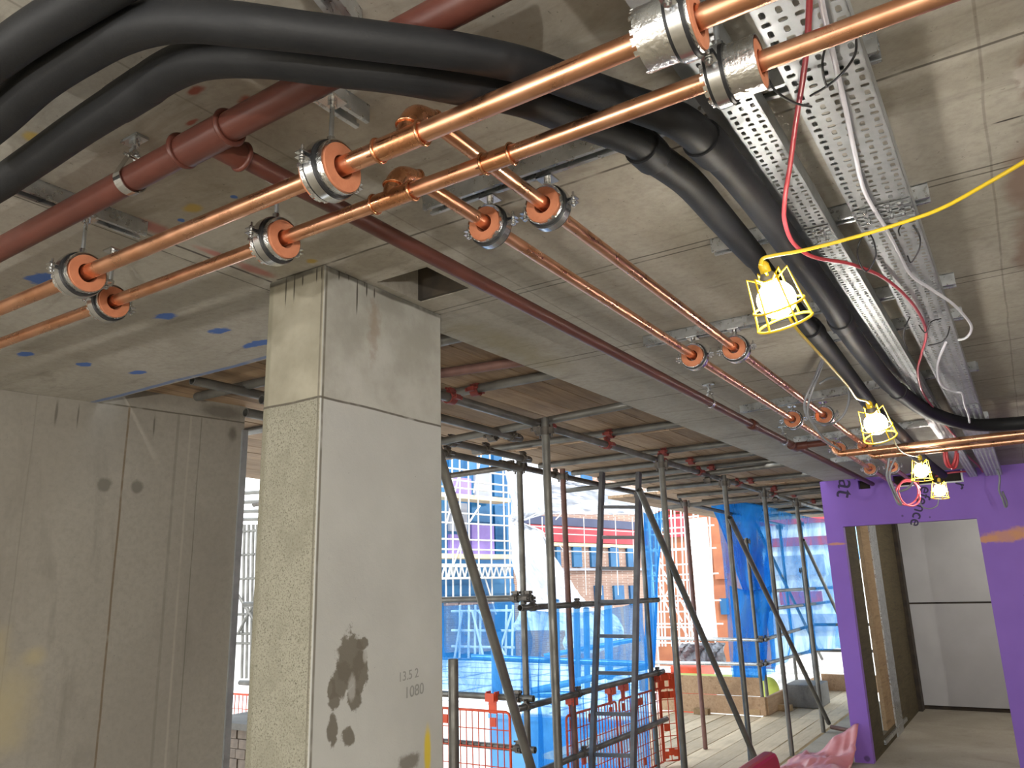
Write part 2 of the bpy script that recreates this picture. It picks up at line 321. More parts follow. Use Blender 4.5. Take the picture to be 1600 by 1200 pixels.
# ------------------------------------------------------------------ mesh builder
def frame_of(d, up=None):
    d = d.normalized()
    up = up or (V((0, 0, 1)) if abs(d.z) < .9 else V((0, 1, 0)))
    a = d.cross(up).normalized(); return a, a.cross(d).normalized()
class MB:
    def __init__(s): s.v = []; s.f = []; s.sm = []
    def add(s, vs, fs, smooth=False):
        o = len(s.v); s.v += [V(v) for v in vs]
        for f in fs: s.f.append([i+o for i in f]); s.sm.append(smooth)
        return s
    def box(s, lo, hi):
        (x0, y0, z0), (x1, y1, z1) = lo, hi
        return s.add([(x0, y0, z0), (x1, y0, z0), (x1, y1, z0), (x0, y1, z0), (x0, y0, z1), (x1, y0, z1), (x1, y1, z1), (x0, y1, z1)],
                     [(0, 3, 2, 1), (4, 5, 6, 7), (0, 1, 5, 4), (1, 2, 6, 5), (2, 3, 7, 6), (3, 0, 4, 7)])
    def cbox(s, c, size): c = V(c); h = V(size)/2; return s.box(c-h, c+h)
    def obox(s, c, ax, ay, az):            # centre and three half-axis vectors
        c, ax, ay, az = V(c), V(ax), V(ay), V(az)
        vs = [c+i*ax+j*ay+k*az for k in (-1, 1) for j in (-1, 1) for i in (-1, 1)]
        fs = [(0, 2, 3, 1), (4, 5, 7, 6), (0, 1, 5, 4), (1, 3, 7, 5), (3, 2, 6, 7), (2, 0, 4, 6)]
        if ax.cross(ay).dot(az) < 0: fs = [f[::-1] for f in fs]
        return s.add(vs, fs)
    def bar(s, a, b, w, h, up=None):
        a, b = V(a), V(b); d = b-a; u, v = frame_of(d, up); return s.obox((a+b)/2, d/2, u*w/2, v*h/2)
    def tube(s, pts, r, n=12, cap=True, closed=False):
        pts = [V(p) for p in pts]; m = len(pts)
        rs = r if isinstance(r, (list, tuple)) else [r]*m
        d0 = (pts[1]-pts[0]).normalized(); u, _ = frame_of(d0); rings = []; prev = d0
        for i, p in enumerate(pts):
            if closed: d = (pts[(i+1) % m]-pts[i-1]).normalized()
            elif i == 0: d = d0
            elif i == m-1: d = (pts[i]-pts[i-1]).normalized()
            else:
                d = (pts[i+1]-pts[i]).normalized()+(pts[i]-pts[i-1]).normalized()
                d = d.normalized() if d.length > 1e-6 else prev
            u = (u - d*u.dot(d)); u = u.normalized() if u.length > 1e-6 else frame_of(d)[0]
            w = d.cross(u); prev = d
            rings.append([p+(u*math.cos(2*PI*k/n)+w*math.sin(2*PI*k/n))*rs[i] for k in range(n)])
        vs = [q for rg in rings for q in rg]; fs = []
        for i in range(m if closed else m-1):
            j = (i+1) % m
            for k in range(n): fs.append((i*n+k, i*n+(k+1) % n, j*n+(k+1) % n, j*n+k))
        s.add(vs, fs, True)
        if cap and not closed:
            s.add(rings[0], [tuple(range(n))[::-1]]); s.add(rings[-1], [tuple(range(n))])
        return s
    def cyl(s, a, b, r, n=16, r2=None): return s.tube([a, b], [r, r if r2 is None else r2], n)
    def ring(s, a, b, ri, ro, n=32, a0=0., a1=2*PI):
        a, b = V(a), V(b); u, w = frame_of(b-a); full = abs(a1-a0-2*PI) < 1e-6
        k = n if full else n+1
        an = [a0+(a1-a0)*i/n for i in range(k)]
        dirs = [u*math.cos(t)+w*math.sin(t) for t in an]
        L = [[a+d*ro for d in dirs], [b+d*ro for d in dirs], [b+d*ri for d in dirs], [a+d*ri for d in dirs]]
        for q in range(4):
            A, B = L[q], L[(q+1) % 4]
            fs = [(i, (i+1) % k, k+(i+1) % k, k+i) for i in range(n)]
            s.add(A+B, fs, q in (0, 2))
        if not full:
            s.add([L[q][0] for q in range(4)], [(0, 1, 2, 3)]); s.add([L[q][-1] for q in range(4)], [(3, 2, 1, 0)])
        return s
    def tubering(s, c, nrm, R, r, n=28, m=8):
        u, w = frame_of(V(nrm)); c = V(c)
        return s.tube([c+(u*math.cos(2*PI*k/n)+w*math.sin(2*PI*k/n))*R for k in range(n)], r, m, closed=True)
    def ball(s, c, r, n=20, m=12, sq=(1, 1, 1)):
        c = V(c); vs = [c+V((0, 0, r*sq[2]))]
        for i in range(1, m):
            t = PI*i/m
            for k in range(n): vs.append(c+V((r*math.sin(t)*math.cos(2*PI*k/n)*sq[0], r*math.sin(t)*math.sin(2*PI*k/n)*sq[1], r*math.cos(t)*sq[2])))
        vs.append(c-V((0, 0, r*sq[2]))); fs = []
        for k in range(n): fs.append((0, 1+k, 1+(k+1) % n))
        for i in range(m-2):
            for k in range(n): a = 1+i*n; fs.append((a+k, a+n+k, a+n+(k+1) % n, a+(k+1) % n))
        a = 1+(m-2)*n
        for k in range(n): fs.append((a+k, len(vs)-1, a+(k+1) % n))
        return s.add(vs, fs, True)
    def prism(s, poly, z0, z1):            # poly in XY, counter-clockwise
        n = len(poly); vs = [V((p[0], p[1], z0)) for p in poly]+[V((p[0], p[1], z1)) for p in poly]
        return s.add(vs, [tuple(range(n))[::-1], tuple(range(n, 2*n))]+[(i, (i+1) % n, n+(i+1) % n, n+i) for i in range(n)])
    def build(s, name, mat, parent=None, loc=None, bevel=0.):
        me = bpy.data.meshes.new(name)
        o = bpy.data.objects.new(name, me)
        off = V(loc) if loc is not None else (V(parent['_o']) if parent is not None and '_o' in parent else V((0, 0, 0)))
        me.from_pydata([tuple(v-off) for v in s.v], [], s.f)
        me.polygons.foreach_set('use_smooth', s.sm); me.update()
        me.materials.append(MATS[mat] if isinstance(mat, str) else mat)
        COL.objects.link(o)
        if parent is not None:
            o.parent = parent; o['_o'] = tuple(off)
        else: o.location = off
        if bevel:
            b = o.modifiers.new('bevel', 'BEVEL'); b.width = bevel; b.segments = 2; b.limit_method = 'ANGLE'
        return o
    def base(s):
        xs, ys, zs = [v.x for v in s.v], [v.y for v in s.v], [v.z for v in s.v]
        return V(((min(xs)+max(xs))/2, (min(ys)+max(ys))/2, min(zs)))

def tag(o, label, cat, group=None, kind=None):
    o['label'] = label; o['category'] = cat
    if not 4 <= len(label.split()) <= 16: print('LABEL', label)
    if group: o['group'] = group
    if kind: o['kind'] = kind
    return o
def thing(name, label, cat, loc, group=None):
    o = bpy.data.objects.new(name, None); o.empty_display_size = .1; COL.objects.link(o)
    o.location = V(loc); o['_o'] = tuple(V(loc)); return tag(o, label, cat, group)
def single(mb, name, mat, label, cat, group=None, bevel=0.):
    b = mb.base(); o = mb.build(name, mat, None, b, bevel); o['_o'] = tuple(b); return tag(o, label, cat, group)
def struct(mb, name, mat, parent=None, bevel=0.):
    o = mb.build(name, mat, parent, bevel=bevel)
    if parent is None: o['kind'] = 'structure'; o['_o'] = (0., 0., 0.)
    return o
def smooth_path(pts, k=6):
    pts = [V(p) for p in pts]; out = []
    for i in range(len(pts)-1):
        p0, p1, p2, p3 = pts[max(i-1, 0)], pts[i], pts[i+1], pts[min(i+2, len(pts)-1)]
        for j in range(k):
            t = j/k
            out.append(.5*((2*p1)+(p2-p0)*t+(2*p0-5*p1+4*p2-p3)*t*t+(3*p1-p0-3*p2+p3)*t**3))
    out.append(pts[-1]); return out
def lerp(a, b, t): return a+(b-a)*t
def text_part(txt, name, mat, parent, origin, u, v, size, ext=.0012, bold=0.):
    cu = bpy.data.curves.new('txt', 'FONT'); cu.body = txt; cu.size = size; cu.extrude = ext; cu.offset = bold
    ob = bpy.data.objects.new('txt', cu); COL.objects.link(ob)
    bpy.context.view_layer.update()
    me = bpy.data.meshes.new_from_object(ob.evaluated_get(bpy.context.evaluated_depsgraph_get()))
    bpy.data.objects.remove(ob); bpy.data.curves.remove(cu)
    u, v = V(u).normalized(), V(v).normalized(); w = u.cross(v)
    off = V(parent['_o'])
    M = Matrix(((u.x, v.x, w.x, origin[0]-off.x), (u.y, v.y, w.y, origin[1]-off.y), (u.z, v.z, w.z, origin[2]-off.z), (0, 0, 0, 1)))
    me.transform(M); me.name = name
    o = bpy.data.objects.new(name, me); COL.objects.link(o); o.parent = parent
    me.materials.clear(); me.materials.append(MATS[mat]); return o
ORD = ['first', 'second', 'third', 'fourth', 'fifth', 'sixth', 'seventh', 'eighth', 'ninth', 'tenth', 'eleventh', 'twelfth', 'thirteenth', 'fourteenth']

# ------------------------------------------------------------------ the setting
SOF = 2.70
m = MB()
m.prism([(-6, -6), (5, -6), (5, 1.83), (-6, 1.83)], SOF, 2.95)
m.prism([(-6, 1.83), (-1.684, 1.83), (-1.684, 2.062), (-6, 2.062)], SOF, 2.95)
m.prism([(-1.47, 1.83), (5, 1.83), (5, 2.062), (-1.47, 2.062)], SOF, 2.95)
m.prism([(-6, 2.062), (5, 2.062), (5, 2.205), (-6, 2.205)], SOF, 2.95)
m.prism([(-1.85, 2.205), (5, 2.205), (5, 13.), (-1.585, 13.)], SOF, 2.95)
m.prism([(-1.75, 1.8), (-1.4, 1.8), (-1.4, 2.1), (-1.75, 2.1)], 2.90, 2.99)
struct(m, 'ceiling', 'concrete_soffit')
m = MB(); m.prism([(-5.4, -6), (5, -6), (5, 13.), (-2.33, 13.), (-2.33, 2.25), (-5.4, 2.25)], -.3, 0.)
struct(m, 'floor', 'concrete_floor')
m = MB()
wl = lambda y: -4.05+(y-1.7)*.18
m.prism([(wl(-6)-.25, -6), (wl(-6), -6), (wl(3.02), 3.02), (wl(3.02)-.25, 3.02)], 0., 3.3)
o = struct(m, 'wall_left', 'concrete_wall')
m = MB(); e = V((wl(3.02), 3.02, 0)); m.prism([(e.x-.03, 3.024), (e.x+.002, 3.024), (e.x-.003, 3.004), (e.x+.010, 3.004), (e.x+.014, 3.04), (e.x-.03, 3.04)], 0., 2.66)
t = m.build('edge_trim', 'tray_steel', o); t['label'] = 'grey metal angle bead down the wall end'
m = MB(); m.box((-1.964, 1.622, 0), (-1.71, 2.212, SOF))
col = struct(m, 'concrete_column', 'concrete_column', bevel=.006)
col['label'] = 'square concrete column with a dark patched stain and yellow spray mark'
p = PX(622, 1066, -1.709); text_part('13.5 2', 'pencil_note', 'pencil', col, p+V((.0005, 0, 0)), (0, 1, .06), (0, 0, 1), .040, .0003)
p = PX(632, 1092, -1.709); text_part('1080', 'pencil_note', 'pencil', col, p+V((.0005, 0, 0)), (0, 1, .06), (0, 0, 1), .048, .0003)
# recess in the soffit beside the column head: pocket with dark far side and top
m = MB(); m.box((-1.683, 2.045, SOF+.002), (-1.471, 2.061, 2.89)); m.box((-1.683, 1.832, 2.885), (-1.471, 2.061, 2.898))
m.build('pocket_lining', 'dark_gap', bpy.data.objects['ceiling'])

# purple sheathed wall across the end, with the doorway and two service slots
WY = 8.70
m = MB()
DL, DR, DT = -1.575, -.382, 2.226
sl0, sl1 = PY(1397, 760, WY), PY(1504, 752, WY); sz0, sz1 = sl0.z+.0, PY(1502, 734, WY).z
hl = PY(1350, 757, WY)
def wbox(x0, x1, z0, z1): m.box((x0, WY, z0), (x1, WY+.1, z1))
wbox(-1.745, DL, 0, DT); wbox(DR, 3.6, 0, DT)
wbox(-1.745, 3.6, DT, hl.z-.045)
zt = sz0-.0
wbox(-1.745, hl.x-.055, hl.z-.045, SOF); wbox(hl.x+.055, sl0.x, hl.z-.045, SOF)
wbox(hl.x-.055, hl.x+.055, hl.z+.045, SOF)
wbox(sl0.x, sl1.x, hl.z-.045, sz0); wbox(sl0.x, sl1.x, sz1, SOF); wbox(sl1.x, 3.6, hl.z-.045, SOF)
wall = struct(m, 'wall_far', 'purple_board'); wall['label'] = 'purple sheathing board wall with dark printed letters and a doorway'
# raw white core shown at the cut edge of the slot
m = MB(); m.box((sl0.x, WY-.004, sz0-.012), (sl1.x, WY+.10, sz0+.002)); m.box((sl1.x-.006, WY-.004, sz0-.012), (sl1.x+.01, WY+.1, sz1))
m.build('slot_edge', 'clad_white', wall)
m = MB(); m.box((sl0.x-.1, WY+.101, 2.3), (sl1.x+.1, WY+.13, SOF)); m.box((hl.x-.08, WY+.101, 2.3), (hl.x+.08, WY+.13, SOF)); m.build('opening_dark_sheet', 'dark_gap', wall)  # dark sheets behind the openings, their shade put in as colour
def wtext(txt, px, py, ang, size):
    p = PY(px, py, WY)-V((0, .0015, 0)); a = math.radians(ang)
    return text_part(txt, 'printed_lettering', 'print_ink', wall, p, (math.cos(a), 0, math.sin(a)), (-math.sin(a), 0, math.cos(a)), size, .001, .0012)
wtext('iat', 1313, 739, -106, .25)
wtext('efence', 1440, 758, -113, .155)
wtext('r', 1494, 752, -113, .155)
wtext('*', 1594, 953, -20, .34)

# corridor seen through the doorway
CY = 12.46
m = MB()
def yat(px, py): return PX(px, py, DL).y
y1, y2, y3, y4, y5, y6 = yat(1337, 830), yat(1341, 830), yat(1345, 830), yat(1357, 830), yat(1367, 830), yat(1400, 830)
m.box((DL-.05, WY+.1, 0), (DL, y1, 2.7)); m.box((DL-.05, y5, 0), (DL, CY, 2.7)); m.box((DL-.05, y1, 0), (DL, y5, .14)); m.box((DL-.05, y1, 2.5), (DL, y5, 2.7))
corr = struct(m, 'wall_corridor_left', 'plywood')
m = MB(); m.box((DL-.045, y3, .14), (DL-.003, y4, 2.5)); m.build('timber_batten', 'timber_light', corr)
m = MB(); m.box((DL-.06, y4, .0), (DL+.012, y5, 2.6)); m.box((DL-.06, y1-.02, .06), (DL+.02, y5+.3, .10)); m.build('steel_stud', 'galvanised', corr)
m = MB(); m.box((DL, CY-.25, 0), (DL+.05, CY-.02, 2.7)); m.build('edge_strip', 'dark_gap', corr)
jz = PY(1480, 942, CY).z
m = MB(); m.box((DL+.04, CY, .05), (1.2, CY+.015, jz-.012)); m.box((DL+.04, CY, jz+.012), (1.2, CY+.015, 2.66))
bw = struct(m, 'wall_corridor_end', 'plasterboard')
m = MB(); m.box((DL-.1, CY+.016, 0), (1.3, CY+.1, 2.7)); m.build('backing', 'dark_gap', bw)
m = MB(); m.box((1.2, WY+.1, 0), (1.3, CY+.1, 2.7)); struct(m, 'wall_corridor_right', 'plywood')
m = MB(); m.box((3.6, -6, 0), (3.8, 8.8, 2.7)); struct(m, 'wall_right', 'concrete_wall')

# ------------------------------------------------------------------ copper circuits
UZ = 2.50; BZ = 2.58; UY, LY = .984, 1.137; UX, LX = -.838, -1.006
RU, RL, RB = .0188, .0165, .0165
FZ = 2.55
def copper_run(name, label, Y, R, BX, tee0, tee1, coup, farY):
    r = thing(name, label, 'pipe', (BX, Y, UZ), 'copper pipe circuits')
    MB().tube([(-3.2, Y, UZ), (1.2, Y, UZ)], R, 24).build('main_pipe', 'copper', r)
    f = MB()
    f.tube([(tee0, Y, UZ), (tee1, Y, UZ)], R+.0028, 24)
    for x in (tee0, tee1): f.tubering((x, Y, UZ), (1, 0, 0), R+.0035, .0032)
    f.tube(smooth_path([(BX, Y, UZ), (BX, Y+.006, UZ+.035), (BX, Y+.03, UZ+.066), (BX, Y+.075, BZ)], 5), RB+.0035, 18)
    f.tubering((BX, Y+.004, UZ+.03), (0, .2, 1), RB+.0045, .003); f.tubering((BX, Y+.078, BZ), (0, 1, 0), RB+.004, .003)
    f.build('tee_fitting', 'copper_fitting', r)
    if coup:
        f = MB(); f.tube([(coup[0], Y, UZ), (coup[1], Y, UZ)], R+.0028, 24)
        for x in coup: f.tubering((x, Y, UZ), (1, 0, 0), R+.0035, .0032)
        f.build('coupling', 'copper_fitting', r)
    s = MB()
    for x in [tee0, tee1]+list(coup or ()):
        for a in (.2, 1.5, 2.6, 3.9, 5.1):
            c = V((x+random.uniform(-.012, .012), Y+math.cos(a)*(R+.0005), UZ+math.sin(a)*(R+.0005)))
            s.ball(c, .0042, 8, 6, (2.2, .5, .5))
    s.build('solder_mark', 'solder_mark', r)
    if farY > 5.8: m_ = MB(); m_.cbox((BX-.004, 4.36, BZ-.035), (.014, .012, .04)); m_.build('marker_tag', 'sealant_orange', r)
    MB().tube([(BX, Y+.06, BZ), (BX, 8.95, BZ)], RB, 18).build('branch_pipe', 'copper', r)
    f = MB()
    f.tube([(BX, farY-.06, BZ), (BX, farY+.06, BZ)], RB+.003, 18)
    f.tube(smooth_path([(BX, farY, BZ), (BX+.004, farY, BZ-.03), (BX+.03, farY, FZ-.028), (BX+.075, farY, FZ-.03)], 5), RB+.003, 16)
    for q, n in (((BX, farY-.06, BZ), (0, 1, 0)), ((BX, farY+.06, BZ), (0, 1, 0)), ((BX+.075, farY, FZ-.03), (1, 0, 0))): f.tubering(q, n, RB+.004, .003)
    f.build('crossing_tee', 'copper_fitting', r)
    MB().tube([(BX+.07, farY, FZ-.03), (3.4, farY-.1, FZ-.03)], .0225, 18).build('crossing_pipe', 'copper', r)
    return r
xa = lambda px, py, Y: PY(px, py, Y).x
copper_run('copper_pipe_run', 'upper copper pipe circuit, the nearer main running under the black insulated pipes', UY, RU, UX, xa(592, 238, UY), xa(660, 207, UY), None, 5.90)
copper_run('copper_pipe_run', 'lower copper pipe circuit with an extra coupling right of its tee', LY, RL, LX, xa(586, 321, LY), xa(645, 297, LY), (xa(757, 257, LY), xa(800, 238, LY)), 5.62)

def clamp(label, c, axis, rp, ro=.052, L=.07, ztop=2.659, band=0., foil=None, mini=False, rod=None, group=None):
    """insulated pipe clamp: c = pipe centre, axis = 'X' or 'Y'"""
    c = V(c); r = thing('pipe_clamp', label, 'pipe clamp', c, group)
    d = V((1, 0, 0)) if axis == 'X' else V((0, 1, 0)); s = V((0, 1, 0)) if axis == 'X' else V((1, 0, 0)); n = 40
    MB().ring(c-d*L/2-V((0, 0, .003)), c+d*L/2-V((0, 0, .003)), rp+.0055, ro-.003, n).build('insulation_block', 'orange_foam', r)
    a, b = foil or (-L/2+.006, L/2-.004)
    f = MB(); f.ring(c+d*a, c+d*b, ro+.0003, ro+.0022, n)
    for k in range(26):                                    # frayed foil edge
        t = 2*PI*k/26+random.uniform(-.1, .1); e = V((0, 0, 1))*math.sin(t)+s*math.cos(t)
        if random.random() < .6: f.obox(c+d*(a-.002)+e*(ro+.0012), d*random.uniform(.002, .005), e.cross(d)*.004, e*.0008)
    f.build('foil_sleeve', 'foil', r)
    b_ = None; q = c+d*band
    MB().ring(q-d*.0155, q+d*.0155, ro+.0023, ro+.0062, n).build('rubber_lining', 'black_rubber', r)
    f = MB()
    for sg in (1, -1):
        f.ring(q-d*.010, q+d*.010, ro+.0063, ro+.0088, n//2, PI*.5*0+(.09 if sg == 1 else PI+.09), (PI-.09 if sg == 1 else 2*PI-.09))
    for sg in (1, -1):
        e = q+s*sg*(ro+.018)
        for z in (.005, -.005): f.cbox(e+V((0, 0, z)), (abs(d.x)*.02+abs(s.x)*.024, abs(d.y)*.02+abs(s.y)*.024, .0025))
    f.cyl(q+V((0, 0, ro+.008)), q+V((0, 0, ro+.022)), .0085, 6)
    cb = f.build('clamp_band', 'zinc_bright', r)
    for sg in (1, -1):
        e = q+s*sg*(ro+.020); f = MB(); f.cyl(e-V((0, 0, .016)), e+V((0, 0, .022)), .0028, 10); f.cyl(e+V((0, 0, .007)), e+V((0, 0, .012)), .0062, 6); f.cyl(e-V((0, 0, .013)), e-V((0, 0, .0075)), .0062, 12)
        f.build('bolt', 'zinc_bright', cb)
    f = MB(); f.cyl(q+V((0, 0, ro+.012)), V((q.x, q.y, ztop+.004)), .0052, 12); tr_ = f.build('threaded_rod', 'galvanised', r)
    f = MB(); f.cbox((q.x, q.y, ztop-.003), (.042, .042, .005)); f.cyl((q.x, q.y, ztop-.016), (q.x, q.y, ztop-.006), .0095, 6)
    f.build('square_washer', 'zinc_bright', tr_)
    return r
G1, G2, G3, G4 = 'clamps on the main copper pipes', 'clamps on the branch copper pipes', None, None
def mx(px, py, Y): return (xa(px, py, Y), Y, UZ)
clamp('foil-wrapped clamp on the upper main copper pipe, on a long rod near the tee', mx(516, 266, UY), 'X', RU, group=G1)
clamp('foil-wrapped clamp on the upper main copper pipe nearest the concrete wall', mx(126, 420, UY), 'X', RU, ro=.050, L=.075, group=G1)
clamp('foil-wrapped clamp on the lower main copper pipe in front of the column head', mx(430, 372, LY), 'X', RL, ro=.048, group=G1)
clamp('foil-wrapped clamp on the lower main copper pipe nearest the concrete wall', mx(170, 470, LY), 'X', RL, ro=.046, L=.06, group=G1)
clamp('large silver foil clamp at the picture top where the upper copper main meets the trays', mx(1049, 42, UY), 'X', RU, ro=.046, L=.085, band=.020, foil=(-.044, .040), group=G1)
clamp('silver foil clamp on the lower copper main just under the narrow cable tray', mx(1148, 112, LY), 'X', RL, ro=.042, L=.085, band=-.022, foil=(-.040, .043), group=G1)
by = lambda px, py, X: PZ(px, py, BZ).y
rows = [(1.50, 'directly beyond the lower main pipe'), (2.945, 'on the second strut channel from the mains'), (4.52, 'beside the hanging loop of grey cable'), (5.80, 'just before the crossing copper pipes'), (7.05, 'just beyond the crossing copper pipes')]
for y, where in rows:
    ll = .05
    clamp('orange-cored clamp on the left branch copper pipe '+where, (LX, y, BZ), 'Y', RB, ro=.047, L=ll, band=.006, group=G2)
    clamp('orange-cored clamp on the right branch copper pipe '+where, (UX, y, BZ), 'Y', RB, ro=.047, L=ll, band=.006, group=G2)

# ------------------------------------------------------------------ strut channels fixed to the soffit
def strut(label, a, b):
    a, b = V(a), V(b); d = (b-a).normalized(); s = d.cross(V((0, 0, 1))); mid = (a+b)/2; h = (b-a)/2; m = MB()
    zc = SOF-.0205
    m.obox((mid.x, mid.y, SOF-.0015), h, s*.0205, V((0, 0, .0014)))
    for q in (1, -1):
        m.obox(V((mid.x, mid.y, zc))+s*q*.0195, h, s*.001, V((0, 0, .0195)))
        m.obox(V((mid.x, mid.y, SOF-.0405))+s*q*.0155, h, s*.0048, V((0, 0, .001)))
        m.obox(V((mid.x, mid.y, SOF-.037))+s*q*.0108, h, s*.0008, V((0, 0, .0035)))
    n = max(2, int((b-a).length/.12))
    for k in range(n):
        p = a+d*((k+.5)*(b-a).length/n)
        if k % 4 == 1: m.cyl((p.x, p.y, SOF-.012), (p.x, p.y, SOF-.003), .009, 6)
    return single(m, 'strut_channel', 'galvanised', label, 'strut channel', 'strut channels on the soffit')
strut('galvanised strut channel running above the left end of the copper mains', (-1.93, -.6, 0), (-1.903, 1.135, 0))
strut('galvanised strut channel under the black pipes that carries the long-rodded clamp', (-1.06, .55, 0), (-1.045, 1.085, 0))
strut('short galvanised strut channel at the top edge above the upper black pipe', (-.78, .55, 0), (-.86, .86, 0))
strut('galvanised strut channel with both clamps directly beyond the copper mains', (-1.185, 1.478, 0), (-.09, 1.478, 0))
strut('short galvanised strut channel where the first black pipe ends', (-.66, 2.19, 0), (-.075, 2.19, 0))
strut('galvanised strut channel crossing behind the nearest caged lamp', (-1.21, 2.945, 0), (-.07, 2.945, 0))
strut('galvanised strut channel under the trays just past the nearest caged lamp', (-.62, 3.36, 0), (-.075, 3.36, 0))
strut('galvanised strut channel above the hanging loop of grey cable', (-1.29, 4.52, 0), (-.075, 4.30, 0))
strut('galvanised strut channel just before the crossing copper pipes', (-1.3, 5.80, 0), (-.09, 5.72, 0))
strut('farthest galvanised strut channel, near the purple wall', (-1.3, 7.05, 0), (-.09, 7.0, 0))

# ------------------------------------------------------------------ red sprinkler pipe
RZ = 2.60; RY = .872; RX = -1.268
r = thing('red_pipe', 'dark red sprinkler pipe teed near the black pipes, branching to the purple wall', 'pipe', (RX, RY, RZ))
MB().tube([(-4.02, .935, RZ), (RX, RY, RZ), (-.46, .856, RZ)], .029, 24).build('main_pipe', 'red_oxide_paint', r)
f = MB(); f.tube([(RX-.075, RY+.004, RZ), (RX+.07, RY, RZ)], .034, 24); f.tube([(RX, RY, RZ), (RX, RY+.085, RZ)], .029, 20)
for x in (-.078, .07): f.tubering((RX+x, RY, RZ), (1, 0, 0), .033, .006)
f.tubering((RX, RY+.085, RZ), (0, 1, 0), .028, .006); f.build('tee_fitting', 'red_oxide_paint', r)
MB().tube([(RX, RY+.04, RZ), (-1.262, 4.6, RZ), (-1.24, 8.98, hl.z)], .0215, 20).build('branch_pipe', 'red_oxide_paint', r)
for y, nm in ((4.62, 'coupling'), (3.35, 'coupling')):
    if y > 4: MB().tube([(-1.262, y-.05, RZ), (-1.262, y-.045, RZ), (-1.262, y+.045, RZ), (-1.262, y+.05, RZ)], [.024, .031, .031, .024], 18).build('coupling', 'red_oxide_paint', r)
ty = PZ(1238, 697, RZ).y
f = MB(); f.tube([(-1.255, ty-.07, RZ-.004), (-1.255, ty+.07, RZ-.004)], .029, 18); f.tube([(-1.255, ty, RZ-.004), (-1.255+.09, ty, RZ-.004)], .027, 16); f.build('branch_tee', 'red_oxide_paint', r)
MB().tube([(-1.2, ty, RZ-.004), (-1.04, ty-.01, RZ-.004)], .0215, 16).build('cross_pipe', 'red_oxide_paint', r)
def hanger(label, c, axis, R):
    c = V(c); t = thing('pipe_hanger', label, 'pipe hanger', c, 'hangers on the red pipe')
    d = V((1, 0, 0)) if axis == 'X' else V((0, 1, 0)); s = V((0, 1, 0)) if axis == 'X' else V((1, 0, 0)); Z = V((0, 0, 1))
    pr = []
    for k in range(15):
        a = -PI*.1-PI*.8*k/14 if False else PI+PI*k/14; pr.append(c+s*math.cos(a)*(R+.004)+Z*math.sin(a)*(R+.004))
    pr = [c-s*.006+Z*(R+.036)]+pr+[c+s*.006+Z*(R+.036)]
    f = MB()
    for p, q in zip(pr[:-1], pr[1:]): f.obox((p+q)/2, (q-p)*.52, d*.0125, (q-p).cross(d).normalized()*.0012)
    f.build('band', 'zinc_bright', t)
    f = MB(); f.cyl(c-s*.022+Z*(R+.026), c+s*.022+Z*(R+.026), .004, 10); f.cyl(c+s*.012+Z*(R+.026), c+s*.018+Z*(R+.026), .0075, 6); f.build('bolt', 'zinc_bright', t)
    f = MB(); f.cyl(c+Z*(R+.036), V((c.x, c.y, SOF-.004)), .005, 10); f.cyl(c+Z*(R+.034), c+Z*(R+.043), .009, 6); f.build('threaded_rod', 'galvanised', t)
    f = MB(); f.cbox((c.x, c.y, SOF-.004), (.06, .03, .006)); f.cyl((c.x, c.y, SOF-.018), (c.x, c.y, SOF-.007), .011, 6); f.build('fixing_plate', 'galvanised', t)
hx = xa(204, 287, .878)
hanger('bright metal strap hanger on the thick red pipe left of its tee', (hx, .877, RZ), 'X', .029)
hanger('small strap hanger on the long red branch before its coupling', (-1.264, 3.88, RZ), 'Y', .0215)
hanger('small strap hanger on the long red branch just before its far tee', (-1.257, ty-.25, RZ), 'Y', .0215)

# ------------------------------------------------------------------ black insulated pipes
def traced(pts): return smooth_path([PZ(x, y, z) for x, y, z in pts], 5)
def traced_r(rs): 
    out = []
    for a, b in zip(rs[:-1], rs[1:]): out += [lerp(a, b, j/5) for j in range(5)]
    return out+[rs[-1]]
def insul(label, pts, joints, ends=None):
    P = traced([p[:3] for p in pts]); R_ = traced_r([p[3] for p in pts])
    t = thing('insulated_pipe', label, 'insulated pipe', P[len(P)//2], 'black foam insulated pipes')
    MB().tube(P, R_, 24).build('foam_sleeve', 'black_foam', t)
    for (x, y, z, r, w) in joints:
        c = PZ(x, y, z); i = min(range(1, len(P)-1), key=lambda k: (P[k]-c).length); d = (P[i+1]-P[i-1]).normalized(); rr = max(r, R_[i]+.001)
        MB().tube([P[i]-d*w, P[i]-d*w*.7, P[i]+d*w*.7, P[i]+d*w], [rr*.985, rr, rr*1.0, rr*.96], 24).build('joint_collar', 'black_foam', t)
    return t
insul('lower black foam insulated pipe sweeping from the left edge to the nearest caged lamp',
    [(-70, 330, 2.60, .034), (0, 287, 2.60, .034), (60, 246, 2.60, .034), (130, 197, 2.60, .034), (210, 146, 2.60, .035), (270, 108, 2.59, .035), (330, 90, 2.565, .034), (420, 90, 2.535, .033), (520, 103, 2.528, .033), (620, 115, 2.53, .033), (720, 134, 2.545, .033), (820, 155, 2.56, .033), (900, 186, 2.575, .034), (987, 217, 2.58, .034), (1020, 244, 2.58, .035), (1075, 284, 2.58, .035), (1117, 331, 2.58, .035), (1158, 378, 2.58, .034), (1180, 403, 2.58, .032)],
    [(208, 148, 2.60, .0355, .06), (1016, 241, 2.58, .040, .03)])
insul('black foam insulated pipe continuing behind the nearest caged lamp towards the second lamp',
    [(1174, 396, 2.585, .026), (1200, 430, 2.585, .028), (1250, 495, 2.585, .032), (1275, 523, 2.585, .037), (1310, 568, 2.585, .037), (1352, 622, 2.585, .036), (1362, 636, 2.585, .034)],
    [(1270, 518, 2.585, .042, .05)])
